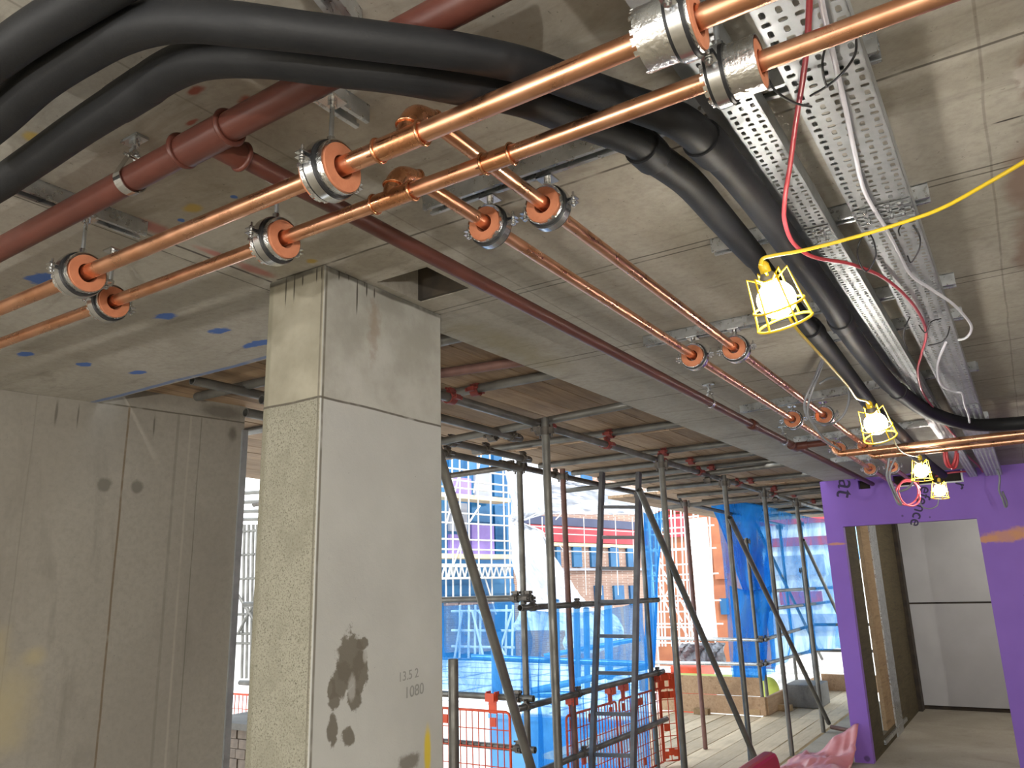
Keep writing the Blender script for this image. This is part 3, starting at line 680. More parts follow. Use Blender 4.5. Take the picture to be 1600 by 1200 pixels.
insul('black foam insulated pipe between the second caged lamp and the crossing copper pipes',
    [(1352, 626, 2.59, .030), (1375, 650, 2.59, .036), (1405, 677, 2.59, .037), (1424, 697, 2.59, .037), (1445, 720, 2.59, .037), (1474, 742, 2.59, .034)], [])
insul('upper black foam insulated pipe that finally bends right above the crossing copper pipe',
    [(-60, 232, 2.60, .036), (0, 182, 2.60, .036), (60, 128, 2.60, .035), (130, 82, 2.60, .035), (200, 46, 2.59, .035), (280, 31, 2.56, .034), (380, 39, 2.53, .032), (480, 51, 2.522, .030), (600, 66, 2.525, .030), (720, 82, 2.54, .030), (820, 103, 2.56, .030), (900, 131, 2.58, .031), (987, 162, 2.59, .033), (1060, 189, 2.565, .035), (1108, 228, 2.565, .036), (1145, 267, 2.565, .035), (1180, 311, 2.565, .035), (1215, 359, 2.565, .035), (1250, 407, 2.565, .036), (1294, 468, 2.565, .037), (1320, 510, 2.565, .037), (1350, 552, 2.565, .037), (1384, 594, 2.565, .038), (1410, 616, 2.575, .038), (1450, 643, 2.57, .038), (1500, 660, 2.57, .038), (1550, 664, 2.57, .039), (1640, 657, 2.57, .040)],
    [(1104, 224, 2.565, .041, .04), (1312, 498, 2.565, .043, .04), (1405, 612, 2.575, .042, .03)])
insul('thickest-looking black foam insulated pipe in the top left corner',
    [(-80, 150, 2.60, .034), (0, 86, 2.60, .034), (60, 44, 2.60, .034), (130, 2, 2.60, .034), (200, -40, 2.60, .034)], [])

# ------------------------------------------------------------------ perforated cable trays
def tray(label, x0, x1, y0, y1, z, nx, joint_y):
    t = thing('cable_tray', label, 'cable tray', ((x0+x1)/2, (y0+y1)/2, z), 'perforated cable trays')
    p = (x1-x0)/nx; ny = int((y1-y0)/p); m = MB(); vs = []; fs = []; idx = {}
    def vid(q):
        k = (round(q[0], 5), round(q[1], 5))
        if k not in idx: idx[k] = len(vs); vs.append(V((q[0], q[1], z)))
        return idx[k]
    for i in range(nx):
        for j in range(ny):
            cx, cy = x0+(i+.5)*p, y0+(j+.5)*p; h = p/2
            out = [(cx+h*a, cy+h*b) for a, b in ((1, 0), (1, 1), (0, 1), (-1, 1), (-1, 0), (-1, -1), (0, -1), (1, -1))]
            lx, ly = (.30, .23) if j % 2 else (.19, .36)
            inn = [(cx+p*lx*a*c, cy+p*ly*b*c) for a, b, c in ((1, 0, 1), (1, 1, .82), (0, 1, 1), (-1, 1, .82), (-1, 0, 1), (-1, -1, .82), (0, -1, 1), (1, -1, .82))]
            o = [vid(q) for q in out]; n_ = [vid(q) for q in inn]
            for k in range(8): fs.append((o[k], n_[k], n_[(k+1) % 8], o[(k+1) % 8]))
    m.add(vs, fs); b = m.build('perforated_bed', 'tray_steel', t)
    sd = b.modifiers.new('thickness', 'SOLIDIFY'); sd.thickness = .0014; sd.offset = 0
    ye = y0+ny*p
    for sx, x in ((-1, x0), (1, x1)):
        f = MB(); f.box((x-.0008, y0, z-.0007), (x+.0008, ye, z+.045)); f.box((min(x, x-sx*.008), y0, z+.0438), (max(x, x-sx*.008), ye, z+.0452)); f.build('side_flange', 'tray_steel', t)
    for y in joint_y:
        f = MB(); f.box((x0+.002, y-.055, z-.0032), (x1-.002, y-.052, z-.0012)); f.box((x0+.002, y+.052, z-.0032), (x1-.002, y+.055, z-.0012))
        for i in range(nx): f.box((x0+(i+.02)*p, y-.055, z-.003), (x0+(i+.22)*p, y+.055, z-.0012)); f.box((x0+(i+.78)*p, y-.055, z-.003), (x0+(i+.98)*p, y+.055, z-.0012))
        for k in range(4): f.box((x0+.002, y-.055+k*.028, z-.003), (x1-.002, y-.047+k*.028, z-.0012))
        f.build('joint_plate', 'tray_steel', t)
        for i in range(nx-1):
            for yy in (-.034, .034):
                q = (x0+(i+1)*p, y+yy, z); b = MB(); b.cyl(V(q)-V((0, 0, .0075)), V(q)-V((0, 0, .001)), .0055, 8); b.build('bolt', 'zinc_bright', t)
    return t
tray('wide perforated galvanised cable tray with red and white cables on its underside', -.245, -.109, .55, 8.6, 2.60, 5, (2.06, 4.9))
tray('narrow perforated galvanised cable tray beside the black insulated pipes', -.375, -.308, .55, 8.6, 2.605, 3, (2.11, 4.6))
m = MB(); m.box((-.415, .55, 2.645), (-.39, 7.5, 2.685)); m.box((-.42, .55, 2.64), (-.385, 7.5, 2.644))
single(m, 'conduit_channel', 'tray_steel', 'thin grey metal channel fixed to the soffit along the narrow tray', 'conduit')

# ------------------------------------------------------------------ loose cables
def cable(name, mat, label, pts, r, cat='cable', group=None, n=8):
    m = MB(); m.tube(smooth_path([PZ(*p) for p in pts], 7), r, n); return single(m, name, mat, label, cat, group)
def dcable(name, mat, label, pts, r, cat='cable', group=None, n=8):
    m = MB(); m.tube(smooth_path([PD(*p) for p in pts], 7), r, n); return single(m, name, mat, label, cat, group)
cable('red_cable', 'red_cable', 'red cable slung under the wide cable tray from the top edge onwards',
    [(1266, -30, 2.585), (1262, 60, 2.575), (1255, 120, 2.57), (1243, 195, 2.57), (1234, 262, 2.545), (1227, 305, 2.52), (1226, 345, 2.51), (1240, 380, 2.51), (1272, 402, 2.515), (1330, 413, 2.55), (1385, 437, 2.58), (1428, 478, 2.585), (1447, 518, 2.585), (1440, 553, 2.585), (1434, 580, 2.585), (1441, 612, 2.585), (1460, 640, 2.585), (1475, 662, 2.585), (1500, 690, 2.585)], .0052)
cable('white_cable', 'white_cable', 'white cable lying along the underside of the wide tray and hooking off its edge',
    [(1279, -30, 2.592), (1285, 10, 2.592), (1302, 85, 2.592), (1319, 160, 2.592), (1336, 240, 2.592), (1352, 302, 2.592), (1386, 360, 2.592), (1405, 397, 2.592), (1424, 430, 2.59), (1460, 455, 2.59), (1490, 476, 2.58), (1515, 504, 2.57), (1517, 518, 2.56), (1509, 528, 2.56), (1498, 531, 2.57)], .0048)
cable('white_cable', 'white_cable', 'shorter white cable dangling under the far end of the wide tray',
    [(1478, 535, 2.592), (1465, 570, 2.58), (1470, 600, 2.575), (1490, 612, 2.575), (1503, 615, 2.57), (1507, 632, 2.56), (1513, 648, 2.55), (1515, 660, 2.54)], .0055)
dcable('yellow_cable', 'yellow_cable', 'yellow festoon cable stretched from the right edge to the nearest caged lamp',
    [(1680, 205, 1.35), (1600, 253, 1.42), (1540, 288, 1.5), (1470, 326, 1.58), (1400, 351, 1.65), (1330, 372, 1.7), (1260, 390, 1.72), (1210, 399, 1.73), (1192, 404, 1.735), (1188, 414, 1.735)], .0042)
dcable('yellow_cable', 'yellow_cable', 'yellow festoon cable sagging from the nearest caged lamp to the second one',
    [(1196, 424, 1.76), (1206, 445, 1.80), (1222, 475, 1.9), (1242, 510, 2.0), (1270, 542, 2.2), (1300, 575, 2.45), (1325, 604, 2.7), (1338, 622, 2.9), (1352, 626, 3.0), (1357, 630, 3.05)], .0042)
dcable('yellow_cable', 'yellow_cable', 'yellow festoon cable passing below the crossing copper pipes to the third caged lamp',
    [(1360, 634, 3.08), (1375, 650, 3.2), (1392, 675, 3.5), (1400, 695, 3.9), (1412, 708, 4.4), (1430, 713, 4.8), (1438, 714, 4.88)], .004)
ZT = 'black cable ties on the trays'
for lab, pts in (
    ('black cable tie tail sticking out left where the red cable meets the wide tray', [(1198, 118, 2.59), (1212, 142, 2.56), (1240, 160, 2.56), (1268, 167, 2.56)]),
    ('long curved black cable tie hanging by the edge of the wide tray', [(1338, 62, 2.595), (1336, 85, 2.56), (1318, 112, 2.55), (1292, 135, 2.56), (1266, 150, 2.57)]),
    ('straight black cable tie crossing down to the long curved one', [(1289, 76, 2.59), (1285, 98, 2.565), (1287, 120, 2.56), (1292, 136, 2.56)]),
    ('black cable tie loop round the red cable between the two trays', [(1348, 368, 2.592), (1340, 388, 2.56), (1342, 408, 2.55), (1354, 424, 2.555), (1368, 402, 2.55), (1366, 380, 2.56), (1360, 366, 2.592)]),
    ('black cable tie loop round the white cable on the wide tray', [(1427, 352, 2.592), (1437, 370, 2.56), (1436, 390, 2.555), (1424, 410, 2.57), (1418, 400, 2.58)]),
    ('small black cable tie tail left of the white cable', [(1409, 350, 2.592), (1404, 360, 2.57), (1406, 368, 2.57)]),
    ('black cable tie on the tray beside the bend of the red cable', [(1422, 495, 2.592), (1414, 512, 2.56), (1412, 530, 2.56), (1418, 545, 2.57)]),
    ('black cable tie tails fanned out where the red cable straightens', [(1470, 498, 2.592), (1455, 503, 2.56), (1446, 520, 2.56), (1436, 508, 2.57)]),
    ('black cable tie curling beside the shorter white cable', [(1484, 510, 2.592), (1480, 525, 2.56), (1470, 535, 2.56), (1450, 540, 2.57)])):
    cable('cable_tie', 'black_rubber', lab, pts, .0022, 'cable tie', ZT, 6)
def coil(name, mat, label, c, t, rx, ry, n, r, tail=()):
    pts = []
    for k in range(n*14):
        a = 2*PI*k/14; g = 1+.10*math.sin(k*.7)
        pts.append((c[0]+rx*g*math.cos(a)+2*math.sin(k*.31), c[1]+ry*g*math.sin(a)+2*math.cos(k*.43), t+.01*math.sin(k*.9)))
    m = MB(); m.tube(smooth_path([PD(*p) for p in list(tail)+pts], 3), r, 8); return single(m, name, mat, label, 'cable')
dcable('grey_cable', 'grey_cable', 'grey cable drooping in a wide loop across the branch copper pipes',
    [(1290, 556, 3.7), (1277, 590, 3.75), (1266, 620, 3.8), (1262, 645, 3.85), (1272, 665, 3.9), (1290, 688, 3.95), (1312, 702, 4.0)], .006)
dcable('grey_cable', 'grey_cable', 'second grey cable twisting beside the wide drooping loop',
    [(1285, 560, 3.72), (1271, 595, 3.77), (1258, 625, 3.82), (1260, 648, 3.86), (1276, 660, 3.9), (1300, 662, 3.95), (1318, 648, 3.95), (1327, 622, 3.9), (1322, 600, 3.85), (1300, 590, 3.8), (1280, 600, 3.8)], .006)
dcable('grey_cable', 'grey_cable', 'grey cable hanging in a bundle in front of the far clamps',
    [(1392, 700, 5.5), (1388, 725, 5.5), (1386, 745, 5.5), (1394, 765, 5.55), (1402, 785, 5.55), (1408, 787, 5.55), (1397, 765, 5.5), (1390, 740, 5.5), (1400, 715, 5.5), (1412, 706, 5.5), (1426, 716, 5.6), (1432, 735, 5.6), (1422, 760, 5.6), (1405, 768, 5.6)], .008)
coil('pink_cable', 'pink_cable', 'pink-red cable coil hanging in front of the purple wall below the slot', (1419, 770), 6.0, 18, 19, 2, .007, [(1452, 747, 7.5), (1435, 746, 6.5)])
coil('red_cable', 'red_cable', 'dark red cable loop hanging right behind the crossing copper pipe', (1486, 706), 5.4, 10, 24, 2, .0095)
dcable('pink_cable', 'pink_cable', 'pair of pink-red wires coming out of the slot and folding back', [(1462, 744, 9.2), (1490, 738, 8.9), (1520, 738, 8.3), (1538, 750, 8.0), (1541, 748, 8.0), (1530, 729, 7.2), (1512, 713, 6.4), (1498, 695, 5.9)], .008)
dcable('grey_cable', 'grey_cable', 'grey twisted flex dangling over the purple wall at the right', [(1546, 688, 6.6), (1540, 700, 6.7), (1548, 715, 6.8), (1556, 730, 6.9), (1562, 745, 6.9), (1561, 765, 6.9), (1566, 778, 6.9), (1571, 792, 6.9), (1573, 785, 6.9), (1566, 768, 6.9)], .009)
dcable('grey_cable', 'grey_cable', 'thin grey wire hanging from the doorway head in front of the white boards', [(1470, 815, 10.9), (1476, 832, 10.9), (1487, 838, 10.9), (1484, 822, 10.9), (1488, 845, 10.9), (1496, 885, 10.9), (1501, 893, 10.9), (1502, 885, 10.9), (1496, 855, 10.9), (1480, 820, 10.9)], .007)
dcable('grey_cable', 'grey_cable', 'thin dark wire sagging from the farthest caged lamp to the pink coil', [(1467, 778, 6.4), (1464, 790, 6.4), (1452, 795, 6.4), (1440, 790, 6.4), (1434, 770, 6.3)], .005)

# ------------------------------------------------------------------ caged festoon lamps
def lamp(label, top, bot, t, k=1., t2=None):
    a = PD(*top, t); b = PD(*bot, t2 or t); d = (b-a).normalized(); u, w = frame_of(d, V((0, 0, 1)) if abs(d.z) < .95 else V((1, 0, 0)))
    L = (b-a).length; r = thing('cage_lamp', label, 'caged lamp', a, 'caged festoon lamps')
    def P(s, ang, R): return a+d*(s*L)+(u*math.cos(ang)+w*math.sin(ang))*R*k
    MB().tube([a-d*L*.04, a+d*L*.02, a+d*L*.20, a+d*L*.24], [.007*k, .012*k, .0125*k, .009*k], 14).build('cable_grip', 'yellow_plastic', r)
    lh = MB().tube([a+d*L*.14, a+d*L*.2, a+d*L*.42, a+d*L*.44], [.012*k, .019*k, .020*k, .016*k], 16).build('lamp_holder', 'bulb_holder', r)
    f = MB(); N = 6; W = .0026*k; R0, R1, R2 = .046, .055, .062
    f.tubering(a+d*L*.26, d, .022*k, W, 20, 6); f.tubering(a+d*L*.70, d, R1*k+.003*k, W*1.1, 30, 6); f.tubering(a+d*L*.99, d, R2*k, W*1.2, 30, 6)
    for i in range(N):
        g = 2*PI*i/N+.3
        f.tube([P(.26, g, .022), P(.16, g, R0), P(.70, g, R1), P(.99, g, R2)], W, 6)
    f.build('wire_cage', 'yellow_plastic', r)
    q = a+d*L*.60
    MB().ball(q, .043*k, 24, 16).tube([a+d*L*.40, a+d*L*.48], [.015*k, .026*k], 16).build('bulb', 'lit_bulb', lh)
    return r
lamp('nearest and largest of the yellow wire-caged lamps, hung below the cut black pipe', (1192, 412), (1227, 505), 1.78, 1., 1.80)
lamp('second yellow wire-caged lamp, hanging just above the crossing copper pipes', (1357, 629), (1376, 684), 3.1, 1., 3.12)
lamp('third yellow wire-caged lamp, just below the crossing copper pipes', (1437, 713), (1441, 750), 4.9, 1.)
lamp('farthest small yellow wire-caged lamp, in front of the purple wall', (1467, 748), (1469, 778), 5.9, 1.)

# ------------------------------------------------------------------ scaffold
TR = .0242
def coupler_mb(p, d1, d2):
    m = MB(); p = V(p); d1, d2 = V(d1).normalized(), V(d2).normalized()
    return m
def sc_tube(label, a, b, mat='scaffold_steel', name='scaffold_tube', cat='scaffold tube', group=None, clips=(), r=TR, red=False):
    a, b = V(a), V(b); d = (b-a).normalized(); base = a if a.z <= b.z else b
    t = thing(name, label, cat, base, group)
    MB().ring(a, b, r-.004, r, 16).build('tube', mat, t)
    for c in clips:
        c = V(c); u, w = frame_of(d); f = MB()
        f.ring(c-d*.024, c+d*.024, r+.0005, r+.009, 14)
        for s in (u, -u, w):
            f.obox(c+s*(r+.018), d*.020, s*.012, s.cross(d)*.012); f.cyl(c+s*(r+.018)-d*.04+w*.004, c+s*(r+.018)+d*.04+w*.004, .0065, 8); f.cyl(c+s*(r+.018)+d*.026, c+s*(r+.018)+d*.038, .012, 6)
        f.build('coupler', 'coupler_red' if red else 'coupler_steel', t)
    return t
IX, OX = -2.35, -3.32
LZ = 2.68
for k, (y, w) in enumerate(((4.06, 'nearest the column, close in front of the first guardrail corner'), (5.87, 'right of the ladder'), (7.42, 'between ladder and block, third along the slab edge'), (8.76, 'standing in the deck gap, fourth along the slab edge'), (10.2, 'beside the grey block, fifth along the slab edge'), (12.1, 'near the purple wall, sixth along the slab edge'))):
    sc_tube('grey steel scaffold upright '+w, (IX, y, 0), (IX, y, 2.70), clips=[(IX, y, LZ-.06)], group='uprights along the slab edge')
for y, x, z0, z1, w in ((5.30, OX, -3.1, 2.72, 'at the guardrail corner'), (5.97, OX+.02, -3.1, 2.70, 'rust brown, just right of the guardrail corner'), (7.62, OX, -3.1, 2.66, 'behind the ladder with blue net bunched on it'), (8.75, -3.25, 0, 2.64, 'rust brown, standing in the middle of the deck'), (11.15, -3.3, 0, 2.3, 'at the end of the toe boards with blue net gathered round it'), (14.0, -3.2, 0, 2.7, 'far back left of the farthest toe board'), (14.05, -2.75, 0, 2.7, 'far back beside the farthest toe board'), (12.7, -2.95, 0, 1.9, 'short, behind the grey block'), (13.2, -3.35, 0, 2.6, 'thin-looking, in front of the far blue net'), (14.1, -2.45, 0, 2.7, 'farthest, next to the purple wall edge'), (11.9, -3.45, 0, 2.0, 'behind the corner of the toe boards')):
    sc_tube('scaffold upright '+w, (x, y, z0), (x, y, z1), 'scaffold_rust' if 'rust' in w else 'scaffold_steel', group='outer scaffold uprights', clips=[(x, y, min(z1-.05, LZ-.05))])
sc_tube('short cut-off grey scaffold post right beside the column', (-2.36, 3.13, 0), (-2.36, 3.13, 1.392))
def brace(lab, p1, p2, x, e1=0., e2=0.):
    a, b = PX(*p1, x), PX(*p2, x); d = b-a; sc_tube(lab, a-d*e1, b+d*e2, group='diagonal scaffold braces')
brace('diagonal scaffold brace starting at the column edge and falling to the right', (695, 740), (830, 1200), -2.30, .10, .3)
brace('diagonal scaffold brace falling right from the top of the ladder', (1003, 775), (1178, 1180), -2.29, .02, .1)
brace('diagonal scaffold brace landing beside the grey block', (1146, 820), (1295, 1130), -2.28, .03, 0)
brace('thin diagonal scaffold brace behind the blue net drape', (1184, 825), (1270, 1000), -3.34, .03, .2)
brace('thin diagonal scaffold brace beside the purple wall edge', (1258, 850), (1312, 965), -2.6, .05, .4)
# ledgers (along Y)
sc_tube('grey scaffold ledger under the boards along the slab edge', (-2.43, 2.45, LZ), (-2.39, 14.5, LZ), group='scaffold ledgers', clips=[(-2.43, 3.22, LZ), (-2.42, 4.2, LZ), (-2.42, 5.05, LZ), (-2.41, 6.0, LZ), (-2.41, 6.9, LZ), (-2.40, 8.0, LZ), (-2.40, 9.3, LZ)], red=True)
sc_tube('shorter grey scaffold ledger below the first one, beside the column', (-2.71, 2.5, 2.66), (-2.71, 4.35, 2.66), group='scaffold ledgers', clips=[(-2.71, 4.25, 2.66)])
sc_tube('grey scaffold ledger under the boards ending at the guardrail corner upright', (-3.16, 2.6, 2.67), (-3.16, 5.2, 2.67), group='scaffold ledgers', clips=[(-3.16, 4.2, 2.67), (-3.16, 4.6, 2.67), (-3.16, 5.1, 2.67)])
sc_tube('lower grey scaffold ledger beside the one ending at the corner upright', (-3.28, 2.6, 2.62), (-3.28, 5.25, 2.62), group='scaffold ledgers', clips=[(-3.28, 4.3, 2.62)])
sc_tube('outermost dark scaffold ledger along the far edge of the boards', (OX-.05, 5.1, 2.66), (-3.60, 14.5, 2.66), 'coupler_steel', group='scaffold ledgers', clips=[(-3.38, 5.4, 2.66), (-3.39, 6.0, 2.66), (-3.42, 7.0, 2.66), (-3.45, 7.9, 2.66), (-3.48, 9.2, 2.66)])
sc_tube('dark scaffold tube across the top of the left opening, ending at the corner upright', (-6.5, 5.32, 2.60), (OX+.05, 5.32, 2.66), 'coupler_steel', group='scaffold ledgers', clips=[(-3.42, 5.32, 2.655)])
a = PZ(300, 594, 2.74); sc_tube('thick grey scaffold tube poking out above the concrete wall, left of the column', a, (a.x+.05, a.y+1.5, 2.74), group='scaffold ledgers')
# transoms (along X) carrying the boards
TZ = 2.774
trs = [(2.62, 'partly hidden by the column'), (3.42, 'third from the column, running into a red clip'), (5.09, 'fifth from the column, above the ladder top'), (6.12, 'sixth from the column'), (6.74, 'seventh from the column'), (7.3, 'eighth from the column'), (8.55, 'ninth from the column'), (9.5, 'tenth from the column'), (10.4, 'eleventh from the column'), (11.5, 'twelfth from the column'), (12.6, 'thirteenth from the column'), (13.6, 'farthest of the row')]
for y, w in trs:
    x1 = -3.72 if y < 3. else (-5.6 if y < 5.0 else -3.62)
    sc_tube('scaffold cross tube under the overhead boards, '+w, (-1.88+(y-2.2)*.0245, y+.03, TZ), (x1, y, TZ), group='cross tubes under the overhead boards', clips=[(-2.42, y+.02, TZ-.01)], red=True)
sc_tube('red-brown painted cross tube under the overhead boards beside the column', (-1.85, 3.16, TZ), (-3.3, 2.92, TZ), 'scaffold_rust', group='cross tubes under the overhead boards')
sc_tube('thick green-stained cross tube slung below the ledger beside the column', (-1.83, 4.19, 2.735), (-3.4, 4.02, 2.635), group='cross tubes under the ledger', clips=[(-2.42, 4.11, 2.645), (-2.75, 4.08, 2.64)])
yy = PZ(1120, 748, 2.63).y
sc_tube('long cross tube slung below the ledger right of the ladder head', (-1.72, yy+.26, 2.735), (-3.75, yy-.3, 2.62), group='cross tubes under the ledger', clips=[(-2.42, yy+.05, 2.63)])
sc_tube('long cross tube slung below the ledger above the blue net drape', (-1.68, 9.68, 2.735), (-3.75, 9.3, 2.62), group='cross tubes under the ledger', clips=[(-2.42, 9.5, 2.63)])
# guardrails
GZ = .865
sc_tube('top guardrail above the right-hand orange guards', (OX+.03, 5.12, GZ), (OX+.03, 7.85, GZ), group='guardrails', clips=[(OX+.03, 5.25, GZ), (OX+.03, 6.05, GZ), (OX+.03, 7.7, GZ)])
sc_tube('middle guardrail running through the right-hand orange guards', (OX+.03, 5.12, .40), (OX+.03, 7.85, .42), group='guardrails', clips=[(OX+.03, 5.3, .40), (OX+.03, 6.1, .405)])
sc_tube('high guardrail with blue net tied to it, behind the ladder', (OX+.03, 5.2, 1.565), (OX+.03, 7.85, 1.555), group='guardrails', clips=[(OX+.03, 5.38, 1.565), (OX+.03, 6.1, 1.56)])
GL = 5.27
z0, z1, z2 = PY(800, 1090, GL).z, PY(815, 1170, GL).z, PY(800, 935, GL).z
sc_tube('top guardrail above the left-hand orange guard', (-6.5, GL, z0), (OX+.08, GL, z0), group='guardrails', clips=[(OX-.06, GL, z0)])
sc_tube('lower guardrail behind the left-hand orange guard', (-6.5, GL, z1), (OX+.08, GL, z1), group='guardrails', clips=[(OX-.06, GL, z1)])
sc_tube('high guardrail wrapped in bunched blue net, right of the column', (-6.5, GL, z2), (OX+.1, GL, z2), group='guardrails', clips=[(OX-.05, GL, z2), (OX+.06, GL, z2)])
for py, n in ((998, 'upper'), (1036, 'lower')):
    a, b = PY(1008, py-1, 11.15), PY(1192, py+2, 11.15)
    sc_tube(n+' pale guardrail crossing behind the deck above the toe boards', a, b, 'galvanised', group='guardrails', clips=[b-V((.03, 0, 0))])
    c = PY(1272, py-22 if n == 'upper' else py-20, 14.0)
    sc_tube(n+' guardrail running back from the toe board corner to the far net', b, c, group='guardrails', clips=[b+(c-b)*.05, b+(c-b)*.93])
    sc_tube(n+' far guardrail passing behind the purple wall edge', c, (-1.6, 14.0, c.z), group='guardrails')
for py0, py1, n in ((925, 918, 'at head height in front of the far blue net'), (955, 940, 'at chest height in front of the far blue net')):
    sc_tube('dark scaffold rail '+n, PY(1176, py0, 11.3), PY(1300, py1, 14.6), group='guardrails')
sc_tube('foot tube lying on the floor against the purple wall edge', PZ(1299, 1136, .05), PZ(1331, 1142, .05), 'scaffold_rust')

# boards: each one a board
G_UP, G_DK = 'scaffold boards overhead', 'scaffold boards of the walkway deck'
def board(x0, x1, y0, y1, z, mat, label, group, th=.038):
    m = MB(); m.box((x0, y0, z), (x1, y1, z+th)); return single(m, 'scaffold_board', mat, label, 'scaffold board', group, .004)
W = .226
for k in range(19):
    x1 = -1.885-k*W
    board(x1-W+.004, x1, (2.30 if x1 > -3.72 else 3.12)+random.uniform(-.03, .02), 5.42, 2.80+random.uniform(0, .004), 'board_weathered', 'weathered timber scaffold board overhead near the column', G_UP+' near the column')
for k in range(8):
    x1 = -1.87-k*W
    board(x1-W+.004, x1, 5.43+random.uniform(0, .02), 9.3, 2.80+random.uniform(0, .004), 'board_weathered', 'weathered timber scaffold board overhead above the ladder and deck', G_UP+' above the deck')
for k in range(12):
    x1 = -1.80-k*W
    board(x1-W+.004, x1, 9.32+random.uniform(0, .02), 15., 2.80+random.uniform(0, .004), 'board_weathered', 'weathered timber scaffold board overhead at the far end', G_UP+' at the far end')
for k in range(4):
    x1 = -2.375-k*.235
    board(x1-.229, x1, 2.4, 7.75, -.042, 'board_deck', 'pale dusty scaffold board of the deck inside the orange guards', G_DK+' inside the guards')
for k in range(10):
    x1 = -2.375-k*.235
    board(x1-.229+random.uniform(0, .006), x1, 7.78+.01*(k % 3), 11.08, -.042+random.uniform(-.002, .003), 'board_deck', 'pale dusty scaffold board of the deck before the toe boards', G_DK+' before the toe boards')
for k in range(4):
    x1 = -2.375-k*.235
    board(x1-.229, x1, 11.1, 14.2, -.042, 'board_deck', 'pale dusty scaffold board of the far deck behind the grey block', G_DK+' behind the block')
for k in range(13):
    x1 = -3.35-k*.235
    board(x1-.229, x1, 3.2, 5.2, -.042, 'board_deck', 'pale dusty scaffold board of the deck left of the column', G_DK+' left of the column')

# toe boards and oddments on the deck
def obj_box(name, mat, label, cat, lo, hi, bevel=.006, group=None):
    m = MB(); m.box(lo, hi); return single(m, name, mat, label, cat, group, bevel)
TB = 11.12; xl, xr = -4.75, -3.26
obj_box('toe_board', 'board_toe', 'lower brown timber toe board standing across the deck end', 'toe board', (xl, TB, 0), (xr, TB+.04, .23))
obj_box('toe_board', 'board_toe', 'upper brown timber toe board standing on the lower one', 'toe board', (xl-.3, TB+.012, .236), (xr-.03, TB+.05, .468))
obj_box('toe_board', 'board_toe', 'short brown timber toe board turning back beside the grey block', 'toe board', (xr-.02, TB+.06, 0), (xr+.02, 12.6, .225))
obj_box('toe_board', 'board_toe', 'farthest brown toe board next to the purple wall', 'toe board', (-3.15, 13.95, 0), (-1.7, 13.99, .25))
obj_box('toe_board', 'board_toe', 'brown toe board slanting behind the grey block', 'toe board', (-3.2, 12.75, 0), (-3.16, 13.9, .23))
a = PZ(1232, 1105, 0); b = PZ(1273, 1112, 0)
m = MB(); m.box((a.x-.02, a.y, 0), (b.x+.02, a.y+.62, .30)); single(m, 'concrete_block', 'concrete_block', 'grey square block standing on the deck beside the brown toe boards', 'block', None, .012)
for (x, y, lab) in ((1072, 1109, 'left of the dark upright'), (1097, 1116, 'against the lower toe board'), (1178, 1117, 'in front of the toe board corner'), (1226, 1110, 'against the grey block')):
    p = PZ(x, y, 0); obj_box('timber_offcut', 'timber_light', 'small timber offcut on the deck '+lab, 'offcut', (p.x-.10, p.y-.05, 0), (p.x+.10, p.y+.06, .075), .004)
obj_box('cover_sheet', 'cover_ply', 'pale plywood sheet on the slab between deck and purple wall', 'plywood', (-2.31, 5.2, .002), (-1.75, 8.68, .02), .003)
# red moulded stand cropped by the bottom edge, pink polythene on the floor
p = PZ(1208, 1171, 1.02)
m = MB(); pr = []
def arc(cy, cz, r, a0, a1, n=8): return [(cy+r*math.cos(lerp(a0, a1, i/n)), cz+r*math.sin(lerp(a0, a1, i/n))) for i in range(n+1)]
prof = [(p.y-.75, .02), (p.y+.02, .02)]+arc(p.y-.06, .94, .08, 0, PI/2)+arc(p.y-.67, .94, .08, PI/2, PI)
n = len(prof); vs = [V((p.x+.02, y, z)) for y, z in prof]+[V((p.x-.035, y, z)) for y, z in prof]
m.add(vs, [tuple(range(n)), tuple(range(n, 2*n))[::-1]]+[((i+1) % n, i, n+i, n+(i+1) % n) for i in range(n)])
o = single(m, 'equipment_stand', 'red_plastic', 'red rounded plastic stand cut off by the bottom edge of the photo', 'stand', None, .014)
m = MB(); nx, ny = 26, 34; vs = []
for j in range(ny):
    for i in range(nx):
        u, v_ = i/(nx-1), j/(ny-1); x = lerp(-2.30, -1.66, u); y = lerp(7.55, 8.66, v_)
        h = max(0, mnoise.noise(V((u*3.1, v_*3.6, 2.2)))*.16+.10)*(.15+u*v_*1.25)+max(0., (v_-.7))*u*.35+abs(mnoise.noise(V((u*8, v_*9, 7))))*.04
        edge = min(1, 6*min(u, 1-u+.2, v_, 1-v_+.3)); vs.append(V((x+.05*mnoise.noise(V((v_*4, 1, 0))), y, .024+h*edge)))
m.add(vs, [(j*nx+i, j*nx+i+1, (j+1)*nx+i+1, (j+1)*nx+i) for j in range(ny-1) for i in range(nx-1)], True)
o = single(m, 'plastic_sheet', 'pink_polythene', 'crumpled pink polythene sheet on the floor against the purple wall', 'plastic sheet')
s = o.modifiers.new('thickness', 'SOLIDIFY'); s.thickness = .002

